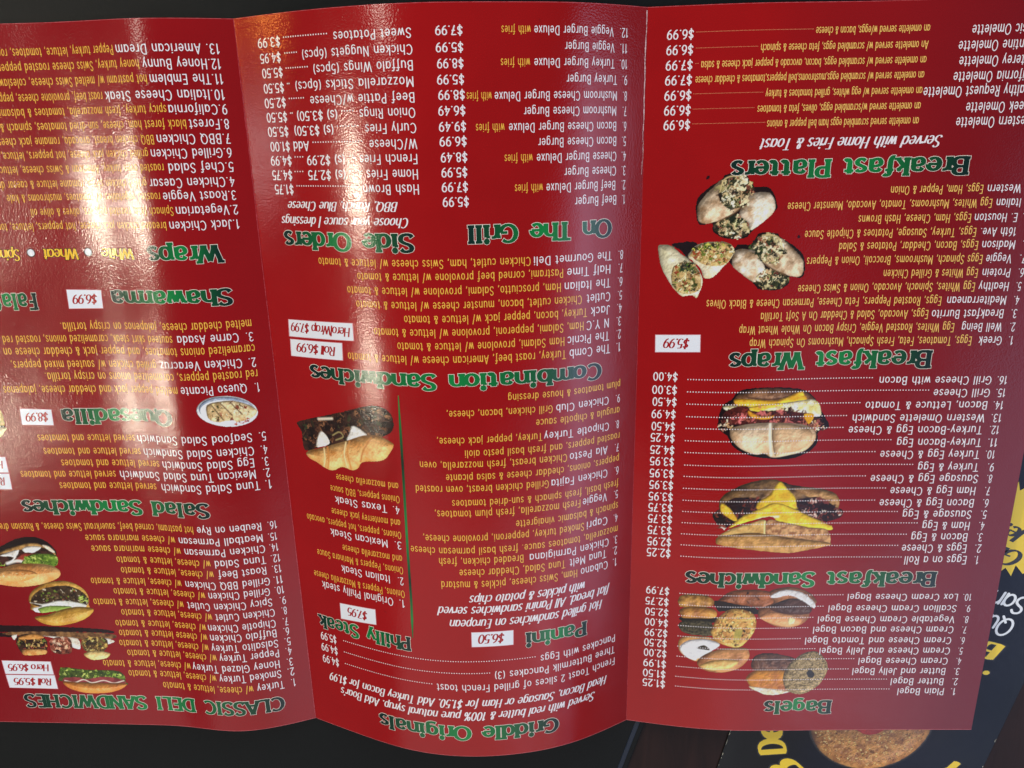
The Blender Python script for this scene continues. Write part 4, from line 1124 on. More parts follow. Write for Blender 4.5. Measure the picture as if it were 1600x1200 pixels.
   ["poly",[[92.4,224.25],[88.42,221.91],[82.12,222.76],[75.69,224.81],[76.23,228.16],[81.61,228.91],[88.89,226.7]],[232,170,118],[215,145,92],4,1],
   ["poly",[[87.04,218.37],[80.61,215.92],[75.13,216.99],[72.0,219.65],[72.32,222.97],[79.99,223.28],[85.93,221.96],[88.55,220.24]],[100,62,48],[78,46,40],4,1],
   ["poly",[[80.5,224.71],[78.16,225.14],[78.4,227.25],[80.46,227.68]],[255,232,190],[255,222,165],3,0.3],
   ["poly",[[88.76,214.8],[85.44,212.52],[80.94,212.01],[75.41,213.83],[70.68,218.25],[70.57,220.72],[72.64,219.4],[76.4,216.72],[81.56,214.48],[86.43,215.64]],[232,234,238],[205,208,214],1.5,0.4],
   ["poly",[[124.73,217.22],[123.19,215.16],[118.36,214.2],[113.47,214.82],[110.7,217.15],[111.58,219.68],[117.23,220.53],[123.35,220.85],[124.65,219.14]],[204,156,78],[150,104,50],1.5,1.3],
   ["poly",[[123.15,225.3],[110.1,224.31],[110.34,227.23],[121.81,227.62]],[36,30,30],[28,24,24],3,0],
   ["poly",[[124.1,222.47],[122.12,220.84],[116.04,220.05],[111.13,220.52],[109.19,222.34],[110.06,224.89],[116.99,225.49],[122.3,225.81],[123.6,224.37]],[212,156,72],[150,92,52],4,1.4],
   ["poly",[[123.84,228.3],[121.02,226.81],[111.59,226.82],[110.51,231.63],[111.23,233.49],[118.65,233.47],[122.42,232.35],[123.96,230.28]],[100,94,72],[46,44,36],0.5,0.6],
   ["poly",[[123.76,239.7],[123.49,236.18],[120.69,234.06],[115.33,233.83],[111.2,234.03],[107.29,237.37],[110.84,240.55],[114.79,244.35],[116.37,246.1],[120.2,244.46],[122.8,242.36]],[222,170,102],[190,136,74],4,0.8],
   ["poly",[[123.19,240.14],[120.57,236.63],[115.67,235.19],[111.12,235.36],[107.07,237.61],[112.01,241.88],[115.61,244.57],[116.81,245.54],[120.64,244.0]],[214,222,238],[240,244,252],4,0.8],
   ["poly",[[116.28,239.47],[113.46,238.0],[111.07,240.17],[114.18,240.09]],[78,70,52],[55,50,38],1,0],
   ["poly",[[111.0,230.2],[108.84,224.74],[104.96,221.22],[100.09,220.56],[95.44,222.32],[93.32,225.93],[93.8,230.76],[95.82,234.76],[99.73,238.63],[105.62,237.55],[109.48,235.26],[110.86,232.64]],[226,184,100],[188,132,66],2,1.0],
   ["blobs",[[110.38,230.16],[108.61,225.21],[104.93,221.7],[100.06,221.04],[95.83,222.65],[93.73,225.92],[94.22,230.76],[96.26,234.41],[99.77,238.03],[105.44,237.05],[109.09,234.75],[110.26,232.36]],260,0.95,[[96,50,28],[245,212,130],[50,26,18],[245,220,150],[130,120,60],[60,30,20]],22],
   ["poly",[[102.09,234.24],[100.75,229.33],[98.58,230.77],[99.89,236.16]],[170,160,80],[205,180,96],2,0],
   ["poly",[[115.93,246.47],[114.01,243.28],[108.79,240.03],[103.06,238.7],[96.81,238.59],[95.04,241.06],[95.48,244.54],[99.08,248.59],[104.83,250.68],[110.7,250.71],[114.55,248.98]],[206,150,96],[160,102,64],5,1.2],
   ["poly",[[114.61,247.97],[109.76,245.09],[102.72,244.16],[99.28,245.58],[103.27,248.85],[110.33,249.82]],[232,200,128],[215,172,100],3,0.8],
  ],
  'three bagels': [
   "A",
   ["poly",[[94.19,246.03],[92.37,242.05],[86.95,241.12],[81.37,242.11],[76.1,244.3],[77.79,249.5],[86.31,249.49],[92.7,249.29]],[124,82,62],[80,50,42],1.2,1],
   ["blobs",[[93.49,244.04],[86.91,241.61],[76.95,244.28],[78.75,248.23],[92.36,248.04]],50,0.5,[[205,170,140],[160,120,95],[60,36,30]],23],
   ["line",[[92.71,249.14],[86.31,249.49],[78.64,249.48]],0.8,[50,28,28]],
   ["poly",[[95.82,253.09],[93.49,250.05],[89.33,248.91],[81.22,249.28],[77.98,252.26],[77.78,259.86],[82.0,260.81],[87.17,260.74],[92.46,258.67],[94.8,255.62]],[226,156,52],[170,96,50],6,1.4],
   ["poly",[[94.48,257.14],[89.96,257.75],[82.16,258.87],[77.12,259.98],[81.96,261.42],[87.12,261.35],[91.55,259.38]],[242,238,224],[225,205,165],1.5,0.3],
   ["poly",[[80.55,252.21],[78.83,247.23],[74.58,242.35],[70.51,240.6],[66.64,241.39],[63.13,245.99],[62.69,250.49],[65.22,256.51],[69.98,260.62],[74.21,261.36],[78.24,259.45],[80.09,256.26]],[186,164,118],[104,90,58],0.45,1.0],
   ["poly",[[70.96,250.63],[69.48,249.55],[67.85,251.18],[68.41,253.33],[70.16,252.91]],[48,46,50],[40,38,40],2,0],
  ],
  'steak sandwich': [
   "B",
   ["poly",[[135.59,140.25],[129.37,137.7],[114.07,133.06],[102.24,129.29],[95.92,129.63],[92.78,133.01],[93.49,138.54],[99.4,141.56],[111.8,144.98],[123.02,147.95],[131.89,151.06],[133.65,149.38],[133.7,143.84]],[76,46,38],[40,26,26],2,0],
   ["blobs",[[134.06,140.66],[129.43,138.15],[114.12,133.5],[102.28,129.72],[95.95,129.99],[93.23,133.34],[94.09,138.28],[99.37,141.25],[111.75,144.46],[122.96,147.43],[131.42,150.52],[133.2,148.98],[133.13,143.75]],120,2.3,[[120,80,56],[40,25,25],[92,60,46],[58,66,44],[146,104,74],[30,22,24]],31],
   ["line",[[129.4,137.89],[114.09,133.25],[101.6,129.41]],1.2,[70,36,26]],
   ["poly",[[124.17,141.83],[120.42,146.12],[127.07,148.74]],[240,238,232],[215,215,215],2,0.3],
   ["poly",[[110.99,140.45],[109.71,137.92],[107.03,138.39],[103.6,141.09],[108.13,142.9],[112.53,143.94]],[240,240,238],[210,214,216],2,0.3],
   ["line",[[124.74,137.21],[118.34,136.18]],1.6,[225,222,210]],
   ["line",[[118.72,142.8],[115.64,141.09],[114.04,142.76],[117.46,144.52]],0.9,[170,160,110]],
   ["poly",[[131.93,151.39],[122.26,147.83],[111.67,143.69],[105.26,141.1],[99.3,140.44],[95.28,141.77],[93.09,143.43],[94.7,146.69],[98.15,150.18],[106.24,151.83],[108.56,154.6],[111.48,155.89],[115.71,155.2],[119.59,157.16],[123.35,157.15],[127.73,155.28],[131.48,153.96]],[234,188,124],[208,146,78],5,1.8],
   ["line",[[121.69,148.13],[121.73,152.94],[122.54,156.68]],1.3,[205,140,72]],
   ["line",[[111.36,144.16],[112.76,148.93],[111.77,155.22]],1.3,[205,140,72]],
   ["line",[[101.99,141.53],[105.83,147.33],[107.25,151.65]],1.2,[190,124,62]],
   ["line",[[123.48,148.67],[123.49,153.23],[124.4,156.34]],1.0,[246,218,170]],
   ["line",[[113.05,144.84],[114.27,149.8],[113.36,154.82]],1.0,[246,218,170]],
  ],
  'quesadilla plate': [
   "C",
   ["poly",[[7.96,136.58],[8.45,137.91],[9.48,139.07],[10.97,140.02],[12.87,140.7],[15.07,141.08],[17.46,141.17],[19.92,140.95],[22.34,140.46],[24.59,139.7],[26.57,138.73],[28.17,137.57],[29.3,136.28],[29.9,134.91],[29.93,133.52],[29.39,132.17],[28.31,130.95],[26.77,129.92],[24.85,129.15],[22.65,128.67],[20.28,128.52],[17.84,128.7],[15.46,129.21],[13.24,130.02],[11.3,131.08],[9.73,132.34],[8.62,133.72],[8.02,135.16]],[240,244,250],[215,225,240],6,0.5],
   ["poly",[[8.8,136.0],[9.24,137.12],[10.17,138.1],[11.53,138.89],[13.26,139.45],[15.26,139.76],[17.45,139.8],[19.71,139.6],[21.93,139.15],[24.0,138.49],[25.82,137.64],[27.29,136.64],[28.34,135.53],[28.9,134.35],[28.95,133.17],[28.47,132.03],[27.51,131.0],[26.12,130.14],[24.37,129.5],[22.36,129.11],[20.18,129.01],[17.94,129.19],[15.75,129.65],[13.71,130.36],[11.92,131.28],[10.47,132.36],[9.44,133.55],[8.87,134.79]],[150,172,205],[190,205,228],6,0.5],
   ["poly",[[9.14,136.66],[9.55,137.66],[10.43,138.52],[11.72,139.21],[13.38,139.69],[15.3,139.94],[17.4,139.96],[19.57,139.76],[21.71,139.33],[23.7,138.72],[25.46,137.94],[26.89,137.03],[27.91,136.03],[28.46,134.97],[28.52,133.91],[28.08,132.9],[27.17,131.99],[25.84,131.23],[24.17,130.67],[22.24,130.35],[20.15,130.27],[18.0,130.46],[15.89,130.89],[13.92,131.55],[12.19,132.4],[10.78,133.39],[9.77,134.47],[9.22,135.57]],[226,232,240],[200,212,228],6,0],
   ["poly",[[26.23,132.99],[23.71,131.15],[15.95,130.93],[8.65,134.72],[10.0,138.03],[16.99,139.43],[25.24,137.9]],[232,212,170],[196,168,118],2,0.8],
   ["blobs",[[25.26,133.04],[23.12,131.61],[16.02,131.49],[9.66,135.04],[10.92,137.56],[17.52,138.51],[24.5,137.22]],44,1.7,[[240,225,190],[60,70,40],[215,190,140],[90,60,40],[235,218,180],[150,60,45]],41],
   ["line",[[24.15,132.04],[20.7,138.01]],0.8,[60,60,36]],
   ["line",[[20.85,131.56],[17.28,136.52]],0.8,[80,50,36]],
   ["line",[[17.31,131.51],[13.72,136.52]],0.8,[70,50,34]],
   ["poly",[[21.8,139.0],[16.88,138.57],[16.47,140.57],[20.41,140.92]],[236,240,246],[225,230,240],2,0],
   ["blobs",[[16.34,139.5],[12.26,137.91],[11.45,139.31],[15.83,140.64]],18,1.0,[[170,60,50],[200,100,80],[140,40,40]],42],
  ],
  'hero sandwich with lettuce': [
   "C",
   ["poly",[[125.1,195.22],[120.91,192.6],[112.92,188.83],[105.67,188.33],[100.77,190.53],[98.13,194.57],[98.88,196.54],[105.97,192.62],[113.95,193.59],[125.86,198.52]],[44,26,28],[34,20,24],3,0],
   ["poly",[[125.56,197.2],[121.5,195.22],[113.67,192.28],[105.67,191.18],[99.04,195.23],[100.27,196.87],[109.66,195.89],[122.1,197.86],[126.01,199.19]],[200,160,100],[150,110,62],2,0.5],
   ["poly",[[125.71,197.86],[121.73,196.21],[113.5,194.25],[104.25,192.94],[98.94,196.21],[99.53,199.18],[110.92,201.85],[123.0,201.85],[126.78,202.52]],[84,46,40],[50,30,28],2,0],
   ["poly",[[121.87,196.87],[117.9,195.23],[113.5,194.25],[116.23,198.53],[119.68,200.52],[116.61,197.54]],[238,238,234],[205,205,205],2,0.4],
   ["poly",[[111.86,193.59],[108.34,192.49],[103.95,192.94],[107.12,195.24],[110.78,195.56]],[240,240,236],[215,212,208],2,0.4],
   ["poly",[[103.45,191.97],[100.6,192.62],[98.62,195.23],[100.47,194.9]],[225,215,200],[205,190,170],2,0.2],
   ["poly",[[115.63,198.53],[112.65,195.89],[108.69,195.56],[106.27,196.88],[111.42,198.53],[115.34,199.99]],[165,62,52],[130,42,40],2,0.4],
   ["line",[[119.65,200.39],[115.17,199.19],[111.73,199.99]],2.0,[238,240,236]],
   ["poly",[[113.54,199.99],[109.82,196.68],[103.66,195.89],[98.43,196.67],[98.47,200.5],[101.0,201.96],[107.09,200.84],[113.31,201.71]],[120,158,58],[80,115,36],1.5,0.4],
   ["blobs",[[112.93,199.99],[109.61,197.08],[103.74,196.28],[98.78,196.94],[98.87,200.37],[101.2,201.5],[107.02,200.51],[112.59,201.18]],70,1.6,[[110,150,48],[150,185,75],[70,105,32],[185,205,110],[50,75,28]],43],
   ["blobs",[[125.71,200.52],[121.46,200.39],[119.98,201.85],[123.22,202.85],[126.17,202.52]],30,1.4,[[110,150,48],[150,185,75],[70,105,32],[185,205,110],[50,75,28]],44],
   ["poly",[[127.46,202.85],[123.18,202.65],[115.49,200.65],[105.82,200.51],[100.06,201.83],[98.06,204.48],[99.83,207.29],[106.57,210.01],[116.0,211.39],[124.91,210.33],[128.86,208.91]],[236,196,136],[220,150,84],8,2.6],
   ["poly",[[127.24,204.53],[119.67,203.19],[111.27,203.51],[108.14,205.85],[115.46,208.89],[124.52,208.57],[127.86,207.22]],[226,156,88],[232,176,112],6,1.5],
   ["blobs",[[124.97,205.2],[110.42,205.18],[113.71,209.22],[125.81,208.91]],34,0.6,[[248,226,180],[244,214,160]],45],
  ],
  'pita sandwich': [
   "C",
   ["poly",[[114.21,216.7],[111.38,212.6],[105.22,209.33],[97.13,208.36],[90.97,211.01],[88.6,215.19],[88.99,219.28],[91.1,221.35],[112.32,222.89],[114.06,219.45]],[226,182,92],[190,140,60],4,1],
   ["poly",[[113.31,217.38],[110.44,213.96],[104.42,211.35],[95.8,210.84],[89.81,214.52],[90.23,219.97],[102.72,221.1],[112.35,220.13]],[90,70,48],[60,44,32],1.5,0],
   ["blobs",[[112.7,217.38],[110.25,214.5],[104.53,211.89],[95.91,211.38],[90.49,214.86],[90.59,219.29],[102.58,220.41],[111.9,219.44]],100,1.5,[[60,40,30],[200,190,170],[110,140,50],[170,70,45],[130,110,80],[40,30,25]],46],
   ["blobs",[[93.43,215.9],[89.46,215.87],[90.71,219.29],[93.71,218.97]],26,1.4,[[110,150,48],[150,185,75],[70,105,32],[185,205,110],[50,75,28]],47],
   ["poly",[[114.22,218.76],[108.49,219.28],[100.8,217.66],[91.3,219.16],[91.65,221.01],[102.79,221.44],[111.26,223.71],[113.57,221.51],[109.28,220.11]],[238,240,236],[208,216,214],2,0.3],
   ["poly",[[110.8,221.5],[105.61,220.22],[96.47,220.57],[101.76,222.47],[109.41,223.7],[110.78,222.88]],[140,176,80],[176,205,120],3,0.5],
   ["poly",[[113.55,225.81],[107.7,224.38],[99.74,221.56],[92.79,220.54],[87.37,221.73],[90.55,225.62],[96.77,228.46],[104.49,229.93],[110.48,228.86]],[212,172,78],[190,146,56],5,1.4],
   ["line",[[111.78,226.22],[102.25,224.9],[90.61,222.03]],1.0,[176,134,52]],
  ],
  'three small burgers': [
   "C",
   ["poly",[[133.12,230.01],[119.99,229.78],[91.02,230.77],[81.63,231.92],[81.88,233.32],[92.64,232.82],[133.81,232.99]],[50,24,30],[38,18,24],3,0],
   ["poly",[[133.91,233.42],[124.26,233.62],[124.89,235.62],[134.31,235.13]],[54,26,30],[40,20,24],3,0],
   ["poly",[[120.02,229.92],[118.4,229.63],[116.96,230.18],[117.64,231.87],[120.07,231.61]],[62,30,34],[40,20,26],3,0],
   ["poly",[[92.96,231.21],[91.02,230.77],[89.57,231.31],[90.2,233.0],[92.94,232.75]],[62,30,34],[40,20,26],3,0],
   ["poly",[[126.97,233.15],[105.06,232.74],[82.22,233.46],[81.27,235.84],[93.38,236.7],[111.78,235.14],[126.66,234.57]],[156,116,74],[90,60,40],1.5,0],
   ["poly",[[111.73,234.93],[103.07,235.26],[97.02,236.18],[96.69,241.01],[100.32,240.34],[104.0,236.83]],[238,236,228],[200,195,185],2,0.2],
   ["poly",[[85.69,235.55],[81.0,237.1],[85.02,238.71]],[236,236,230],[210,208,200],2,0.2],
   ["poly",[[125.48,234.91],[122.85,234.32],[124.7,237.04]],[236,236,230],[210,208,200],2,0.2],
   ["poly",[[124.07,237.03],[122.32,234.74],[115.23,233.76],[111.3,235.84],[110.71,239.04],[112.39,242.63],[119.96,244.16],[122.97,243.48],[124.07,239.89]],[74,46,32],[40,26,24],1.5,0],
   ["blobs",[[122.66,236.31],[115.38,234.47],[111.52,236.91],[111.78,241.19],[120.91,242.73],[123.44,239.89]],70,1.5,[[220,190,120],[60,35,25],[150,60,60],[190,140,70],[40,25,22],[120,130,60]],48],
   ["poly",[[122.16,235.45],[115.25,233.83],[111.57,235.63],[115.16,236.38],[121.48,236.65]],[226,168,96],[190,130,66],2,0.5],
   ["poly",[[121.99,241.88],[116.85,241.39],[112.12,241.63],[112.75,244.08],[121.94,244.55]],[232,180,112],[200,140,76],2,0.6],
   ["poly",[[108.94,236.53],[104.32,235.28],[100.42,236.08],[100.33,241.05],[101.53,243.36],[106.03,243.85],[109.55,242.6],[109.76,239.03]],[160,92,70],[90,50,40],1.5,0],
   ["blobs",[[108.7,236.88],[104.42,235.77],[100.81,236.44],[100.77,241.06],[102.07,242.86],[105.92,243.27],[109.09,241.88]],60,1.8,[[214,140,118],[60,30,25],[230,170,140],[150,70,56],[240,215,190]],49],
   ["poly",[[95.63,237.09],[90.55,234.9],[84.82,235.89],[84.96,240.13],[88.3,243.03],[94.45,242.4],[95.86,239.93]],[130,100,56],[60,44,30],1.5,0],
   ["blobs",[[95.07,237.43],[90.64,235.4],[85.33,236.32],[85.34,239.78],[88.51,242.46],[94.03,241.83]],60,1.5,[[225,205,130],[50,36,26],[120,135,60],[200,170,90],[40,30,26]],50],
   ["poly",[[95.74,243.28],[90.6,241.92],[84.28,242.97],[86.11,245.5],[91.48,246.66],[94.89,245.42]],[236,212,150],[212,178,108],3,0.8],
  ],
  'long sandwich with ham': [
   "C",
   ["poly",[[108.2,252.13],[106.07,250.35],[96.14,251.36],[83.55,251.58],[80.0,253.69],[79.93,256.97],[81.04,258.97],[107.56,257.84],[108.63,254.92]],[90,110,44],[60,76,34],1.5,0],
   ["line",[[106.1,250.5],[96.13,251.29],[83.55,251.58]],0.8,[70,40,28]],
   ["blobs",[[107.86,252.35],[106.17,250.86],[96.25,251.94],[83.65,252.16],[80.51,254.06],[80.38,255.88],[96.91,255.46],[107.61,254.9]],120,1.6,[[110,150,48],[150,185,75],[70,105,32],[185,205,110],[50,75,28]],51],
   ["poly",[[106.51,255.77],[100.71,255.38],[97.08,256.34],[90.48,254.98],[84.22,255.37],[80.53,256.76],[81.47,258.53],[94.21,257.97],[106.89,257.68]],[160,66,74],[120,46,54],2,0],
   ["line",[[106.77,257.09],[102.5,258.05],[98.38,256.51],[94.86,258.06],[89.54,256.79],[85.32,258.03],[80.66,256.76]],0.8,[238,232,224]],
   ["poly",[[107.5,257.55],[97.44,258.25],[80.57,258.08],[82.57,261.2],[89.44,263.27],[98.42,263.45],[105.54,261.21]],[228,152,72],[204,122,50],5,1.6],
  ],
  'burger at the fold-out edge': [
   "C",
   ["poly",[[115.39,134.48],[109.57,133.0],[107.44,134.58],[107.18,137.96],[108.07,140.82],[116.89,140.99]],[205,180,105],[150,125,70],2,0.8],
   ["poly",[[116.83,140.73],[108.01,140.56],[108.36,142.13],[117.19,142.3]],[30,22,22],[24,18,18],3,0],
   ["poly",[[117.13,142.04],[107.43,141.36],[107.78,142.93],[110.37,145.54],[118.41,147.58]],[232,212,170],[215,180,130],3,0.8],
  ],
 },
}

def leader(pn, s0, s1, v, step, r, mat, name):
    n = max(1, int(round((s1 - s0) / step)) + 1)
    c = np.linspace(s0, s1, n)
    an = np.linspace(0, 2 * math.pi, 7)[:-1]
    s = (c[:, None] + r * np.cos(an)[None]).ravel(); vv = (v + r + 0 * c[:, None] + r * np.sin(an)[None]).ravel()
    P = surf(pn, s, vv, 46 * UM)
    b = np.arange(n)[:, None] * 6
    F = np.concatenate([b + np.array([[0, 1, 2, 3]]), b + np.array([[0, 3, 4, 5]])])
    return mesh_obj(name, P, F, mat, PANEL[pn])

def heading(pn, text, s0, s1, v, cap, anchor):
    Po, Fo, _ = place(pn, F_head_o, text, s0, s1, v, cap, 24 * UM, anchor)
    Pf, Ff, t = place(pn, F_head, text, s0, s1, v, cap, 64 * UM, anchor)
    dark, mid = lin((5, 40, 36)), lin((14, 136, 64))
    k = np.clip(1 - np.abs(2 * t - 1) * 1.05, 0, 1)[:, None] ** 1.1
    col = np.concatenate([np.tile(lin((242, 234, 218)), (len(Po), 1)), dark * (1 - k) + mid * k])
    n = len(Po)
    F = clean(Fo) + [tuple(i + n for i in f) for f in clean(Ff)]
    o = mesh_obj('heading', np.concatenate([Po, Pf]), F, M_pic, PANEL[pn], colors=col)
    o['label'] = 'green heading reading ' + text
    return o

for r in DATA['runs']:
    pn, kind, s0, s1, v, cap, text = r[:7]
    anchor = r[7] if len(r) > 7 else None
    if kind == 'dotted_leader': leader(pn, s0, s1, v, 1.0, .245, M_white, 'dotted_leader')
    elif kind == 'yellow_leader': leader(pn, s0, s1, v, .42, .13, M_pale_orange, 'dotted_leader')
    elif kind == 'heading': heading(pn, text, s0, s1, v, cap, anchor)
    elif kind == 'yellow_script':
        Po, Fo, _ = place(pn, F_yscript_o, text, s0, s1, v, cap, 24 * UM, anchor)
        Pf, Ff, t = place(pn, F_yscript, text, s0, s1, v, cap, 60 * UM, anchor)
        col = np.concatenate([np.tile(lin((60, 14, 16)), (len(Po), 1)), np.tile(lin((246, 196, 40)), (len(Pf), 1))])
        mesh_obj('script_line', np.concatenate([Po, Pf]), clean(Fo) + [tuple(i + len(Po) for i in f) for f in clean(Ff)], M_pic, PANEL[pn], colors=col)['label'] = 'yellow word ' + text
    else:
        face, mat = {'item_name': (F_item, M_white), 'item_number': (F_item, M_white), 'item_description': (F_cond if v < 50 and pn == 'A' else F_desc, M_yellow if pn != 'A' else M_orange),
                     'price': (F_price, M_white), 'script_line': (F_script, M_white)}[kind]
        P, F, _ = place(pn, face, text, s0, s1, v, cap, 48 * UM, anchor)
        mesh_obj(kind, P, clean(F), mat, PANEL[pn])

def bilerp(q, u, w):
    q = np.array(q, float)
    return (q[0] * (1 - u)[:, None] * (1 - w)[:, None] + q[1] * u[:, None] * (1 - w)[:, None] + q[2] * u[:, None] * w[:, None] + q[3] * (1 - u)[:, None] * w[:, None])

for pn, q, text, s0, s1, v, cap in DATA['box']:
    nu, nw = 50, 8
    U, Wg = np.meshgrid(np.linspace(0, 1, nu + 1), np.linspace(0, 1, nw + 1))
    p = bilerp(q, U.ravel(), Wg.ravel())
    keepmax = SPL[pn][0][-1] - .6
    p[:, 0] = np.minimum(p[:, 0], keepmax)
    idx = np.arange((nu + 1) * (nw + 1)).reshape(nw + 1, nu + 1)
    F = np.stack([idx[:-1, :-1], idx[1:, :-1], idx[1:, 1:], idx[:-1, 1:]], -1).reshape(-1, 4)
    a, b_, c = np.array(q[0]), np.array(q[1]), np.array(q[3])
    if np.cross(b_ - a, c - a) > 0: F = F[:, ::-1]
    # slightly larger soft pink frame below the white field
    ctr = p.mean(0); big = ctr + (p - ctr) * np.array([1.025, 1.06])
    fr = mesh_obj('price_box', np.concatenate([surf(pn, big[:, 0], big[:, 1], 20 * UM), surf(pn, p[:, 0], p[:, 1], 32 * UM)]), np.concatenate([F, F + len(p)]), None, PANEL[pn],
                  mats=[M_frame, M_box], face_mat=np.r_[np.zeros(len(F)), np.ones(len(F))])
    fr['label'] = 'white price box reading ' + text
    P, F2, _ = place(pn, F_box, text, s0, s1, v, cap, 48 * UM)
    mesh_obj('price', P, clean(F2), M_redink, PANEL[pn])['label'] = 'dark red price lettering in a white box'

# green rule between panini and steak columns, bullets, folds
d = np.array(DATA['div'])
tt = np.linspace(0, 1, 90); k = np.linspace(0, 1, len(d))
ds, dv = np.interp(tt, k, d[:, 0]), np.interp(tt, k, d[:, 1])
ww = .50 * np.minimum(1, np.minimum(tt, 1 - tt) * 6 + .3)
P = np.concatenate([surf('B', ds - ww, dv, 30 * UM), surf('B', ds + ww, dv, 30 * UM)])
kk = np.clip(np.abs(((tt * 2.3) % 1) * 2 - 1), 0, 1)[:, None]
colr = lin((8, 40, 24)) * (1 - kk) + lin((30, 135, 62)) * kk
q = np.arange(89)
mesh_obj('divider_rule', P, np.stack([q, q + 90, q + 91, q + 1], -1), M_pic, PANEL['B'], colors=np.concatenate([colr, colr]))['label'] = 'thin green rule beside the steak column'
for bs, bv in DATA['bul']:
    an = np.linspace(0, 2 * math.pi, 25)[:-1]
    out = []
    for r_, lf in ((1.65, 26), (1.25, 36)):
        out.append(surf('C', bs + np.r_[0, r_ * np.cos(an)], bv + np.r_[0, r_ * np.sin(an)], lf * UM))
    F = [(0, 1 + i, 1 + (i + 1) % 24) for i in range(24)]; F += [tuple(25 + j for j in f) for f in F]
    mesh_obj('bullet', np.concatenate(out), F, M_pic, PANEL['C'], colors=np.concatenate([np.tile(lin((70, 18, 30)), (25, 1)), np.tile(lin((236, 238, 242)), (25, 1))]))

rs = np.random.RandomState(5)
def crease(pn, s_base, v0, v1, w0, jitter, mat, name, seed, lift=60):
    rs = np.random.RandomState(seed)
    n = int((v1 - v0) / .35)
    v = np.linspace(v0, v1, n)
    walk = np.convolve(rs.randn(n + 40), np.ones(18) / 18, 'same')[20:-20]; walk = walk * jitter
    wd = w0 * (.35 + rs.rand(n) * .9) * (.6 + .8 * np.abs(np.convolve(rs.randn(n), np.ones(6) / 6, 'same')))
    sign = 1 if s_base < 50 else -1
    s0 = np.clip(s_base + walk - wd, 0.0, SPL[pn][0][-1]); s1 = np.clip(s_base + walk + wd, 0.02, SPL[pn][0][-1])
    A = surf(pn, s0, v, lift * UM); B = surf(pn, s1, v, lift * UM)
    q = np.arange(n - 1)
    return mesh_obj(name, np.concatenate([A, B]), np.stack([q, q + n, q + n + 1, q + 1], -1), mat, PANEL[pn])
WA, WB = SPL['A'][0][-1], SPL['B'][0][-1]
crease('B', .45, 1.0, 38, .22, .55, M_crack, 'cracked_fold', 1)['label'] = 'white cracked ink along the fold between breakfast and middle panels'
crease('B', .45, 38, 52, .12, .9, M_crack, 'cracked_fold', 6, 62)
crease('B', .12, 50, PAGE_H - .4, .10, .1, M_foldline, 'fold_line', 2)
crease('C', .15, .5, PAGE_H - .4, .13, .12, M_foldline, 'fold_line', 3)

# ------------------------------------------------------------------ printed food pictures
def vnoise(x, y, seed):
    xi, yi = np.floor(x).astype(int), np.floor(y).astype(int)
    fx, fy = x - xi, y - yi; fx = fx * fx * (3 - 2 * fx); fy = fy * fy * (3 - 2 * fy)
    def h(a, b):
        n = (a * 374761393 + b * 668265263 + seed * 69069) & 0x7fffffff
        n = (n ^ (n >> 13)) * 1274126177 & 0x7fffffff
        return ((n ^ (n >> 16)) & 0xffff) / 65535.0
    return (h(xi, yi) * (1 - fx) + h(xi + 1, yi) * fx) * (1 - fy) + (h(xi, yi + 1) * (1 - fx) + h(xi + 1, yi + 1) * fx) * fy
def fbm(x, y, seed, o=3):
    return sum(vnoise(x * 2 ** i, y * 2 ** i, seed + i) * .5 ** i for i in range(o)) / sum(.5 ** i for i in range(o))
def closed_smooth(p, n=5):
    p = np.array(p, float); m = len(p); out = []
    for i in range(m):
        a, b, c, d = p[i-1], p[i], p[(i+1) % m], p[(i+2) % m]
        for t in np.arange(n) / n:
            out.append(.5 * (2 * b + (c - a) * t + (2*a - 5*b + 4*c - d) * t*t + (3*b - a - 3*c + d) * t**3))
    return np.array(out)
def inside_dist(p, Xs, Ys):
    ins = np.zeros(Xs.shape, bool); dist = np.full(Xs.shape, 1e9)
    m = len(p)
    for i in range(m):
        x0, y0 = p[i]; x1, y1 = p[(i + 1) % m]
        c = (y0 > Ys) != (y1 > Ys)
        if y1 != y0: ins ^= c & (Xs < (x1 - x0) * (Ys - y0) / (y1 - y0) + x0)
        dx, dy = x1 - x0, y1 - y0; L2 = dx * dx + dy * dy + 1e-12
        t = np.clip(((Xs - x0) * dx + (Ys - y0) * dy) / L2, 0, 1)
        dist = np.minimum(dist, np.hypot(Xs - x0 - t * dx, Ys - y0 - t * dy))
    return ins, dist

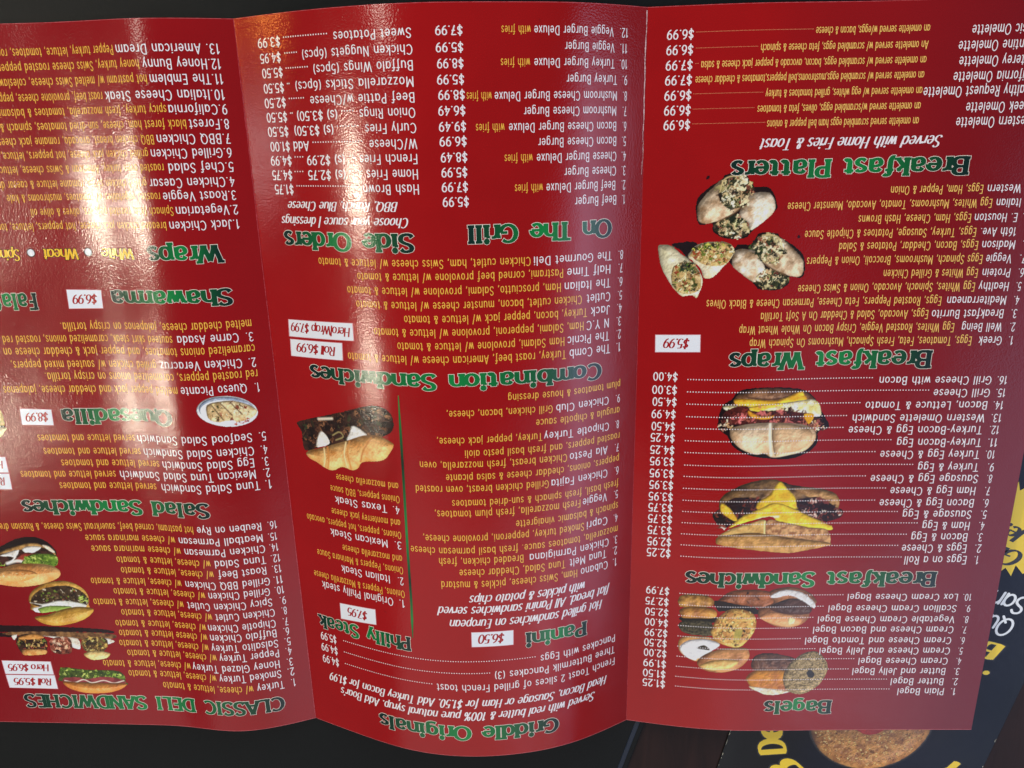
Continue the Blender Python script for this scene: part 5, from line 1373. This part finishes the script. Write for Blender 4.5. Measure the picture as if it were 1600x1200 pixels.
PIC_I = [0]
def paint(name, spec, cell=.2, to_xyz=None, parent=None, mat=None, smax=None):
    pn, ops = spec[0], spec[1:]
    allp = np.concatenate([np.array(o[1]) for o in ops if o[0] != 'blobs'])
    x0, y0 = allp.min(0) - 1.0; x1, y1 = allp.max(0) + 1.0
    if smax: x1 = min(x1, smax)
    gx, gy = np.arange(x0, x1, cell), np.arange(y0, y1, cell)
    Xg, Yg = np.meshgrid(gx, gy)
    WX, WY = fbm(Xg / .8, Yg / .8, 901, 3), fbm(Xg / .8 + 40, Yg / .8, 902, 3)
    C = np.zeros(Xg.shape + (3,)); Msk = np.zeros(Xg.shape)
    for oi, op in enumerate(ops):
        rng = np.random.RandomState(100 + oi)
        if op[0] == 'poly':
            pts = closed_smooth(op[1]) ; c1, c2, ns, edge = lin(op[2]), lin(op[3]), op[4], op[5]
            bx0, by0 = pts.min(0) - .5; bx1, by1 = pts.max(0) + .5
            ii = (gx > bx0) & (gx < bx1); jj = (gy > by0) & (gy < by1)
            if not ii.any() or not jj.any(): continue
            sl = np.ix_(jj, ii); xs, ys = Xg[sl], Yg[sl]
            rg = (fbm(xs / .9, ys / .9, oi + 5) - .5) * .35
            ins, dist = inside_dist(pts, xs, ys)
            sd = np.where(ins, dist, -dist) + rg * (1 if ns < 4 else .3)
            a = np.clip(sd / cell * .9 + .5, 0, 1)
            n = fbm(xs / ns + 3.1, ys / ns, oi * 7 + 1, 4); n = np.clip((n - .3) / .4, 0, 1)[..., None]
            col = c1 * (1 - n) + c2 * n
            fine = 1 + (fbm(xs / .35, ys / .35, oi + 77, 2) - .5)[..., None] * .35
            col = col * fine
            if edge > 0:
                # the photographed food was lit from above: round the shape off from its outline
                R2 = edge * 2.4
                tt_ = np.clip(np.where(ins, dist, 0) / R2, 0, 1); hgt = np.sqrt(1 - (1 - tt_) ** 2) * R2 * .8
                hgt = hgt + (fbm(xs / 1.3, ys / 1.3, oi + 31, 3) - .5) * .5
                gy_, gx_ = np.gradient(hgt, cell)
                nz = 1 / np.sqrt(1 + gx_ ** 2 + gy_ ** 2)
                lam = np.clip((-gx_ * -.35 - gy_ * .55 + .76) * nz, 0, 1.3)
                spc = np.clip((-gx_ * -.2 - gy_ * .3 + .93) * nz, 0, 1) ** 26
                col = col * (.30 + .92 * lam[..., None]) + .10 * spc[..., None] * (edge > .7)
            C[sl] = C[sl] * (1 - a[..., None]) + col * a[..., None]; Msk[sl] = np.maximum(Msk[sl], a)
        elif op[0] == 'line':
            p = np.array(op[1], float); pts = smooth(*p.ravel(), n=4) if len(p) > 2 else p
            wd, c = op[2] / 2, lin(op[3])
            bx0, by0 = pts.min(0) - 1.5; bx1, by1 = pts.max(0) + 1.5
            ii = (gx > bx0) & (gx < bx1); jj = (gy > by0) & (gy < by1)
            if not ii.any() or not jj.any(): continue
            sl = np.ix_(jj, ii); xs, ys = Xg[sl], Yg[sl]; dist = np.full(xs.shape, 1e9)
            for (ax, ay), (bx, by) in zip(pts[:-1], pts[1:]):
                dx, dy = bx - ax, by - ay; t = np.clip(((xs - ax) * dx + (ys - ay) * dy) / (dx*dx + dy*dy + 1e-12), 0, 1)
                dist = np.minimum(dist, np.hypot(xs - ax - t * dx, ys - ay - t * dy))
            a = np.clip((wd - dist) / (wd * .8 + .05) , 0, 1) * .85
            a = a * (Msk[sl] > .2)
            C[sl] = C[sl] * (1 - a[..., None]) + c * a[..., None]
        elif op[0] == 'blobs':
            pts = closed_smooth(op[1], 3); nb, size, pal, seed = op[2:6]
            rng = np.random.RandomState(seed)
            bb0, bb1 = pts.min(0), pts.max(0); cand = bb0 + rng.rand(nb * 6, 2) * (bb1 - bb0)
            ins, _ = inside_dist(pts, cand[:, 0], cand[:, 1]); cand = cand[ins][:nb]
            for cx, cy in cand:
                rx = size * (.35 + rng.rand() * .75) / 1.6; ry = rx * (.2 + rng.rand() * .45); th = rng.rand() * math.pi
                c = lin(pal[rng.randint(len(pal))]) * (.75 + rng.rand() * .5)
                ii = np.abs(gx - cx) < rx + .4; jj = np.abs(gy - cy) < rx + .4
                if not ii.any() or not jj.any(): continue
                sl = np.ix_(jj, ii); dx, dy = Xg[sl] - cx, Yg[sl] - cy
                dx = dx + (WX[sl] - .5) * rx * 2.2; dy = dy + (WY[sl] - .5) * rx * 2.2
                u = dx * math.cos(th) + dy * math.sin(th); v_ = -dx * math.sin(th) + dy * math.cos(th)
                r = np.sqrt((u / rx) ** 2 + (v_ / ry) ** 2)
                a = np.clip((1.15 - r) * 2.2, 0, 1) * .9
                sh = 1 + .45 * np.clip(v_ / ry, -1, 1)[..., None]
                C[sl] = C[sl] * (1 - a[..., None]) + (c * sh) * a[..., None]; Msk[sl] = np.maximum(Msk[sl], a)
    ny, nx = Xg.shape
    idx = np.arange(nx * ny).reshape(ny, nx)
    inside = Msk > .45
    keep = inside[:-1, :-1] | inside[:-1, 1:] | inside[1:, 1:] | inside[1:, :-1]
    keep = inside[:-1, :-1] & inside[:-1, 1:] & inside[1:, 1:] & inside[1:, :-1]
    F = np.stack([idx[:-1, :-1], idx[:-1, 1:], idx[1:, 1:], idx[1:, :-1]], -1)[keep]
    used = np.unique(F); remap = np.full(nx * ny, -1); remap[used] = np.arange(len(used)); F = remap[F]
    xs, ys = Xg.ravel()[used], Yg.ravel()[used]
    Mm = np.maximum(Msk.ravel()[used], .3)
    cc = C.reshape(-1, 3)[used]; lum = cc.mean(1, keepdims=True) + 1e-4
    cols = np.clip(cc * (lum / .35) ** .2 * np.array([1.24, 1.14, 1.02]), 0, .90)
    P = surf(pn, xs, ys, (8 + 1.2 * PIC_I[0]) * UM) if to_xyz is None else to_xyz(xs, ys)
    o = mesh_obj(name, P, F, mat or M_pic, parent if parent is not None else PANEL[pn], colors=cols)
    return o

for nm, spec in DATA['pics'].items():
    PIC_I[0] += 1
    o = paint('food_picture', spec, smax=SPL[spec[0]][0][-1] - .8)
    o['label'] = 'printed photo of ' + nm if 'speck' not in nm else nm
    if 'speck' in nm: o.name = 'ink_speck'


# ------------------------------------------------------------------ table, black folder, second menu
TABLE_Z = -0.0032
def wood():
    m, nt, b = new_mat('dark_wood')
    tc = node(nt, 'ShaderNodeTexCoord'); mp = node(nt, 'ShaderNodeMapping')
    mp.inputs['Scale'].default_value = (14, 1.6, 1); mp.inputs['Rotation'].default_value = (0, 0, math.radians(62))
    nt.links.new(tc.outputs['Object'], mp.inputs['Vector'])
    n = node(nt, 'ShaderNodeTexNoise', Scale=9.0, Detail=8.0, Roughness=.65, Distortion=.6)
    nt.links.new(mp.outputs[0], n.inputs['Vector'])
    r = node(nt, 'ShaderNodeValToRGB')
    r.color_ramp.elements[0].position = .3; r.color_ramp.elements[0].color = (*lin((26, 13, 11)), 1)
    r.color_ramp.elements[1].position = .72; r.color_ramp.elements[1].color = (*lin((46, 26, 22)), 1)
    nt.links.new(n.outputs['Fac'], r.inputs[0]); nt.links.new(r.outputs[0], b.inputs['Base Color'])
    bp = node(nt, 'ShaderNodeBump', Strength=.4, Distance=.0004); nt.links.new(n.outputs['Fac'], bp.inputs['Height'])
    nt.links.new(bp.outputs['Normal'], b.inputs['Normal'])
    b.inputs['Roughness'].default_value = .5; b.inputs['Specular IOR Level'].default_value = .3
    return m
n = 24
gx = np.linspace(-.9, .9, n + 1); Xg, Yg = np.meshgrid(gx, gx + .15)
idx = np.arange((n + 1) ** 2).reshape(n + 1, n + 1)
F = np.stack([idx[:-1, :-1], idx[:-1, 1:], idx[1:, 1:], idx[1:, :-1]], -1).reshape(-1, 4)
table = mesh_obj('table_top', np.stack([Xg.ravel(), Yg.ravel(), np.full(Xg.size, TABLE_Z)], 1), F, wood())
tag(table, 'dark brown wooden table top under the menus', kind='structure')

def leatherette():
    m, nt, b = new_mat('black_leatherette')
    tc = node(nt, 'ShaderNodeTexCoord')
    n = node(nt, 'ShaderNodeTexNoise', Scale=900.0, Detail=4.0, Roughness=.7)
    nt.links.new(tc.outputs['Object'], n.inputs['Vector'])
    bp = node(nt, 'ShaderNodeBump', Strength=.35, Distance=.0002); nt.links.new(n.outputs['Fac'], bp.inputs['Height'])
    nt.links.new(bp.outputs['Normal'], b.inputs['Normal'])
    n2 = node(nt, 'ShaderNodeTexNoise', Scale=12.0, Detail=6.0)
    nt.links.new(tc.outputs['Object'], n2.inputs['Vector'])
    r = node(nt, 'ShaderNodeValToRGB')
    r.color_ramp.elements[0].color = (*lin((4, 7, 8)), 1); r.color_ramp.elements[1].color = (*lin((12, 16, 17)), 1)
    nt.links.new(n2.outputs['Fac'], r.inputs[0]); nt.links.new(r.outputs[0], b.inputs['Base Color'])
    b.inputs['Roughness'].default_value = .42; b.inputs['Specular IOR Level'].default_value = .28
    return m

def slab(name, cx, cy, w_, h_, ang, z0, z1, bev, mat, parent=None, local=None):
    """flat rectangular slab with rounded edges, built from stacked rounded outlines"""
    def outline(inset, r):
        pts = []
        for sx, sy, a0 in ((1, 1, 0), (-1, 1, 90), (-1, -1, 180), (1, -1, 270)):
            for a in np.linspace(a0, a0 + 90, 7):
                pts.append((sx * (w_ / 2 - r) + (r - inset) * math.cos(math.radians(a)), sy * (h_ / 2 - r) + (r - inset) * math.sin(math.radians(a))))
        return pts
    lv = [(0, z0)] + [(bev * (1 - math.cos(t)), z1 - bev + bev * math.sin(t)) for t in np.linspace(0, math.pi / 2, 5)]
    V, F = [], []
    for ins, z in lv:
        for x, y in outline(ins, min(max(.004, bev * 1.5), w_ / 2 - 1e-5)): V.append((x, y, z))
    m = 28
    for l in range(len(lv) - 1):
        for i in range(m): F.append((l*m+i, l*m+(i+1) % m, (l+1)*m+(i+1) % m, (l+1)*m+i))
    F.append(tuple(range(m))[::-1]); F.append(tuple((len(lv)-1)*m+i for i in range(m)))
    c, s = math.cos(ang), math.sin(ang)
    V = [(cx + x * c - y * s, cy + x * s + y * c, z) for x, y, z in V]
    return mesh_obj(name, V, F, mat, parent)

FE = SURF['folder_edge']
e0, e1 = np.array(FE[0]), np.array(FE[1]); dv = (e1 - e0) / np.linalg.norm(e1 - e0); perp = np.array([dv[1], -dv[0]])
if perp[0] < 0: perp = -perp
ang = math.atan2(dv[1], dv[0]) - math.pi / 2
FW, FH = .46, .62
c0 = e0 + dv * (-.02) + perp * FW / 2
m_leather = leatherette()
folder = slab('black_folder', 0, 0, FW, FH, ang, 0, .0018, .0008, m_leather)
folder.location = (c0[0], c0[1], TABLE_Z + .0001)
tag(folder, 'black leatherette folder lying under the middle and deli panels', 'folder')
# added strip inside the folder edge, coloured blue to paint the bevel's glint
m_glint, _n, _b = new_mat('painted_edge_glint'); _b.inputs['Base Color'].default_value = (*lin((20, 32, 50)), 1); _b.inputs['Roughness'].default_value = .3
rb = slab('edge_glint_strip', -FW / 2 * math.cos(ang) + .0035 * math.cos(ang), -FW / 2 * math.sin(ang) + .0035 * math.sin(ang), .0022, FH - .02, ang, 0.0012, .0021, .0004, m_glint, folder)

# second, dark blue menu with a printed bagel
FL = SURF['flyer']; ZF = SURF['flyer_z']
l0, l1, r0, r1 = [np.array(q) for q in FL[:4]]
dl = (l1 - l0) / np.linalg.norm(l1 - l0); pr = np.array([-dl[1], dl[0]])
if pr @ (r0 - l0) < 0: pr = -pr
wid = pr @ (r0 - l0)
ctr = l0 + dl * (-.055) + pr * wid / 2
fang = math.atan2(dl[1], dl[0]) - math.pi / 2
FLH = .30
def navy():
    m, nt, b = new_mat('navy_print_with_sheen')
    tc = gloss_bump(nt, b)
    sep = node(nt, 'ShaderNodeSeparateXYZ'); nt.links.new(tc.outputs['Object'], sep.inputs[0])
    n = node(nt, 'ShaderNodeTexNoise', Scale=26.0, Detail=6.0, Roughness=.65)
    nt.links.new(tc.outputs['Object'], n.inputs['Vector'])
    ad = node(nt, 'ShaderNodeMath', operation='MULTIPLY_ADD'); nt.links.new(n.outputs['Fac'], ad.inputs[0]); ad.inputs[1].default_value = .022
    nt.links.new(sep.outputs['X'], ad.inputs[2])
    r = node(nt, 'ShaderNodeValToRGB')
    mr = node(nt, 'ShaderNodeMapRange'); mr.inputs['From Min'].default_value = -.065; mr.inputs['From Max'].default_value = .08
    nt.links.new(ad.outputs[0], mr.inputs['Value']); nt.links.new(mr.outputs[0], r.inputs[0])
    e = r.color_ramp.elements  # grey and black stops put reflected tones into the navy print
    e[0].position = 0; e[0].color = (*lin((11, 21, 27)), 1)
    e[1].position = 1; e[1].color = (*lin((20, 22, 23)), 1)
    for p_, c_ in ((.40, (8, 18, 40)), (.66, (6, 13, 30)), (.76, (6, 8, 12)), (.84, (8, 9, 12)), (.90, (20, 22, 23))):
        q = e.new(p_); q.color = (*lin(c_), 1)
    nt.links.new(r.outputs[0], b.inputs['Base Color'])
    b.inputs['Specular IOR Level'].default_value = .3
    return m
flyer = slab('navy_menu', 0, 0, wid, FLH, 0, TABLE_Z + .0002 - ZF, 0, .0002, navy())
flyer.location = (ctr[0], ctr[1], ZF); flyer.rotation_euler = (0, 0, fang)
tag(flyer, 'dark navy menu with a printed bagel and yellow lettering, partly hidden under the red menu', 'menu')
cf, sf = math.cos(fang), math.sin(fang)
def to_fl(x, y, z=0.0):
    x = np.asarray(x, float) - ctr[0]; y = np.asarray(y, float) - ctr[1]
    return np.stack([x * cf + y * sf, -x * sf + y * cf, z + 0 * x], -1)

F_fl = Face_(G, .060, .060, .9, .10)
F_fly = Face_(GS, .135, .06, .95, .14, .08, False)
F_fly_o = Face_(GS, .135, .06, .95, .14, .08, False, .05)
F_flb = Face_(GS, .10, .045, .9, .22, 0, False)
YEL, BLK, WHT = lin((250, 214, 44)), lin((12, 16, 24)), lin((240, 244, 248))
def fl_text(face, text, p0, p1, cap, col, lift, label=None, over=None, name='lettering'):
    V, F, wd = face.layout(text)
    p0, p1 = np.array(p0), np.array(p1); d = p1 - p0; L = np.linalg.norm(d); d /= L; u = np.array([-d[1], d[0]])
    P = p0 + (V[:, :1] / wd * L) * d + (V[:, 1:2] * cap) * u
    o = mesh_obj(name, to_fl(P[:, 0], P[:, 1], lift * UM + V[:, 2] * 3 * UM), clean(F), M_pic, flyer, colors=np.tile(col, (len(P), 1)))
    if label: o['label'] = label
    return o
for kind, text, p0, p1, cap in SURF['flyer_text']:
    if kind == 'white': fl_text(F_fl, text, p0, p1, cap, WHT, 60, 'white word on the navy menu')
    elif kind == 'yellow':
        fl_text(F_fly_o, text, p0, p1, cap, BLK, 40, 'black outline of yellow lettering', name='letter_outline'); fl_text(F_fly, text, p0, p1, cap, YEL, 90, 'yellow lettering on the navy menu')
    elif kind == 'burst': fl_text(F_flb, text, p0, p1, cap, BLK, 90, 'black script on the yellow star')
# yellow star burst
bp_ = np.array(SURF['burst'])
Pb = to_fl(bp_[:, 0], bp_[:, 1], 30 * UM); cb = Pb[:, :].mean(0)
Fb = [(i, (i + 1) % len(Pb), len(Pb)) for i in range(len(Pb))]
mesh_obj('star_burst', np.concatenate([Pb, cb[None]]), Fb, M_pic, flyer, colors=np.tile(YEL * .95, (len(Pb) + 1, 1)))
# printed bagel: seeded tan ring with a red centre, plain
bc = np.array(SURF['bagel'][0]); br = SURF['bagel'][1]
def circ_pts(r, n=26, sq=1.0, off=(0, 0)):
    return [[off[0] + r * math.cos(2 * math.pi * i / n), off[1] + r * sq * math.sin(2 * math.pi * i / n)] for i in range(n)]
R_ = br * 1000
SEED = [[236, 196, 120], [150, 96, 44], [110, 62, 32], [204, 148, 78], [244, 212, 146], [84, 46, 26], [172, 112, 54]]
spec = ['A', ['poly', circ_pts(R_ * 1.035), [30, 22, 26], [24, 18, 22], 3, 0], ['poly', circ_pts(R_), [196, 142, 76], [150, 96, 46], 2, 3.0],
        ['blobs', circ_pts(R_ * .95), 1500, .9, SEED, 61], ['blobs', circ_pts(R_ * .95), 1300, .7, SEED, 62],
        ['poly', circ_pts(R_ * .30), [190, 50, 54], [160, 34, 40], 3, .6]]
paint('bagel_picture', spec, cell=.2, parent=flyer, to_xyz=lambda xs, ys: to_fl(bc[0] + xs / 1000, bc[1] + ys / 1000, 22 * UM))['label'] = 'printed seeded bagel with a red centre'
# worn pale nicks along the flyer's cut edges
rs = np.random.RandomState(9)
V, F = [], []
for side in (1, -1):
    for i in range(46):
        y = FLH / 2 - rs.rand() ** 1.5 * .12; x = -wid / 2 * side
        x = wid / 2 * side * -1
        L_ = .0003 + rs.rand() * .0016; t_ = .00012 + rs.rand() * .00028
        if side == 1 and rs.rand() < .6: continue
        xo = x + side * (.0002 + rs.rand() * .0002); b0 = len(V)
        V += [(xo, y - L_, 14 * UM), (xo + side * t_, y - L_ * .5, 14 * UM), (xo + side * t_ * .8, y + L_ * .6, 14 * UM), (xo, y + L_, 14 * UM)]; F.append((b0, b0 + 1, b0 + 2, b0 + 3))
mesh_obj('worn_edge', V, F, ink('bare_flyer_paper', (190, 184, 160), .2), flyer)
print('objects', len(bpy.data.objects), 'faces', sum(len(m.polygons) for m in bpy.data.meshes))
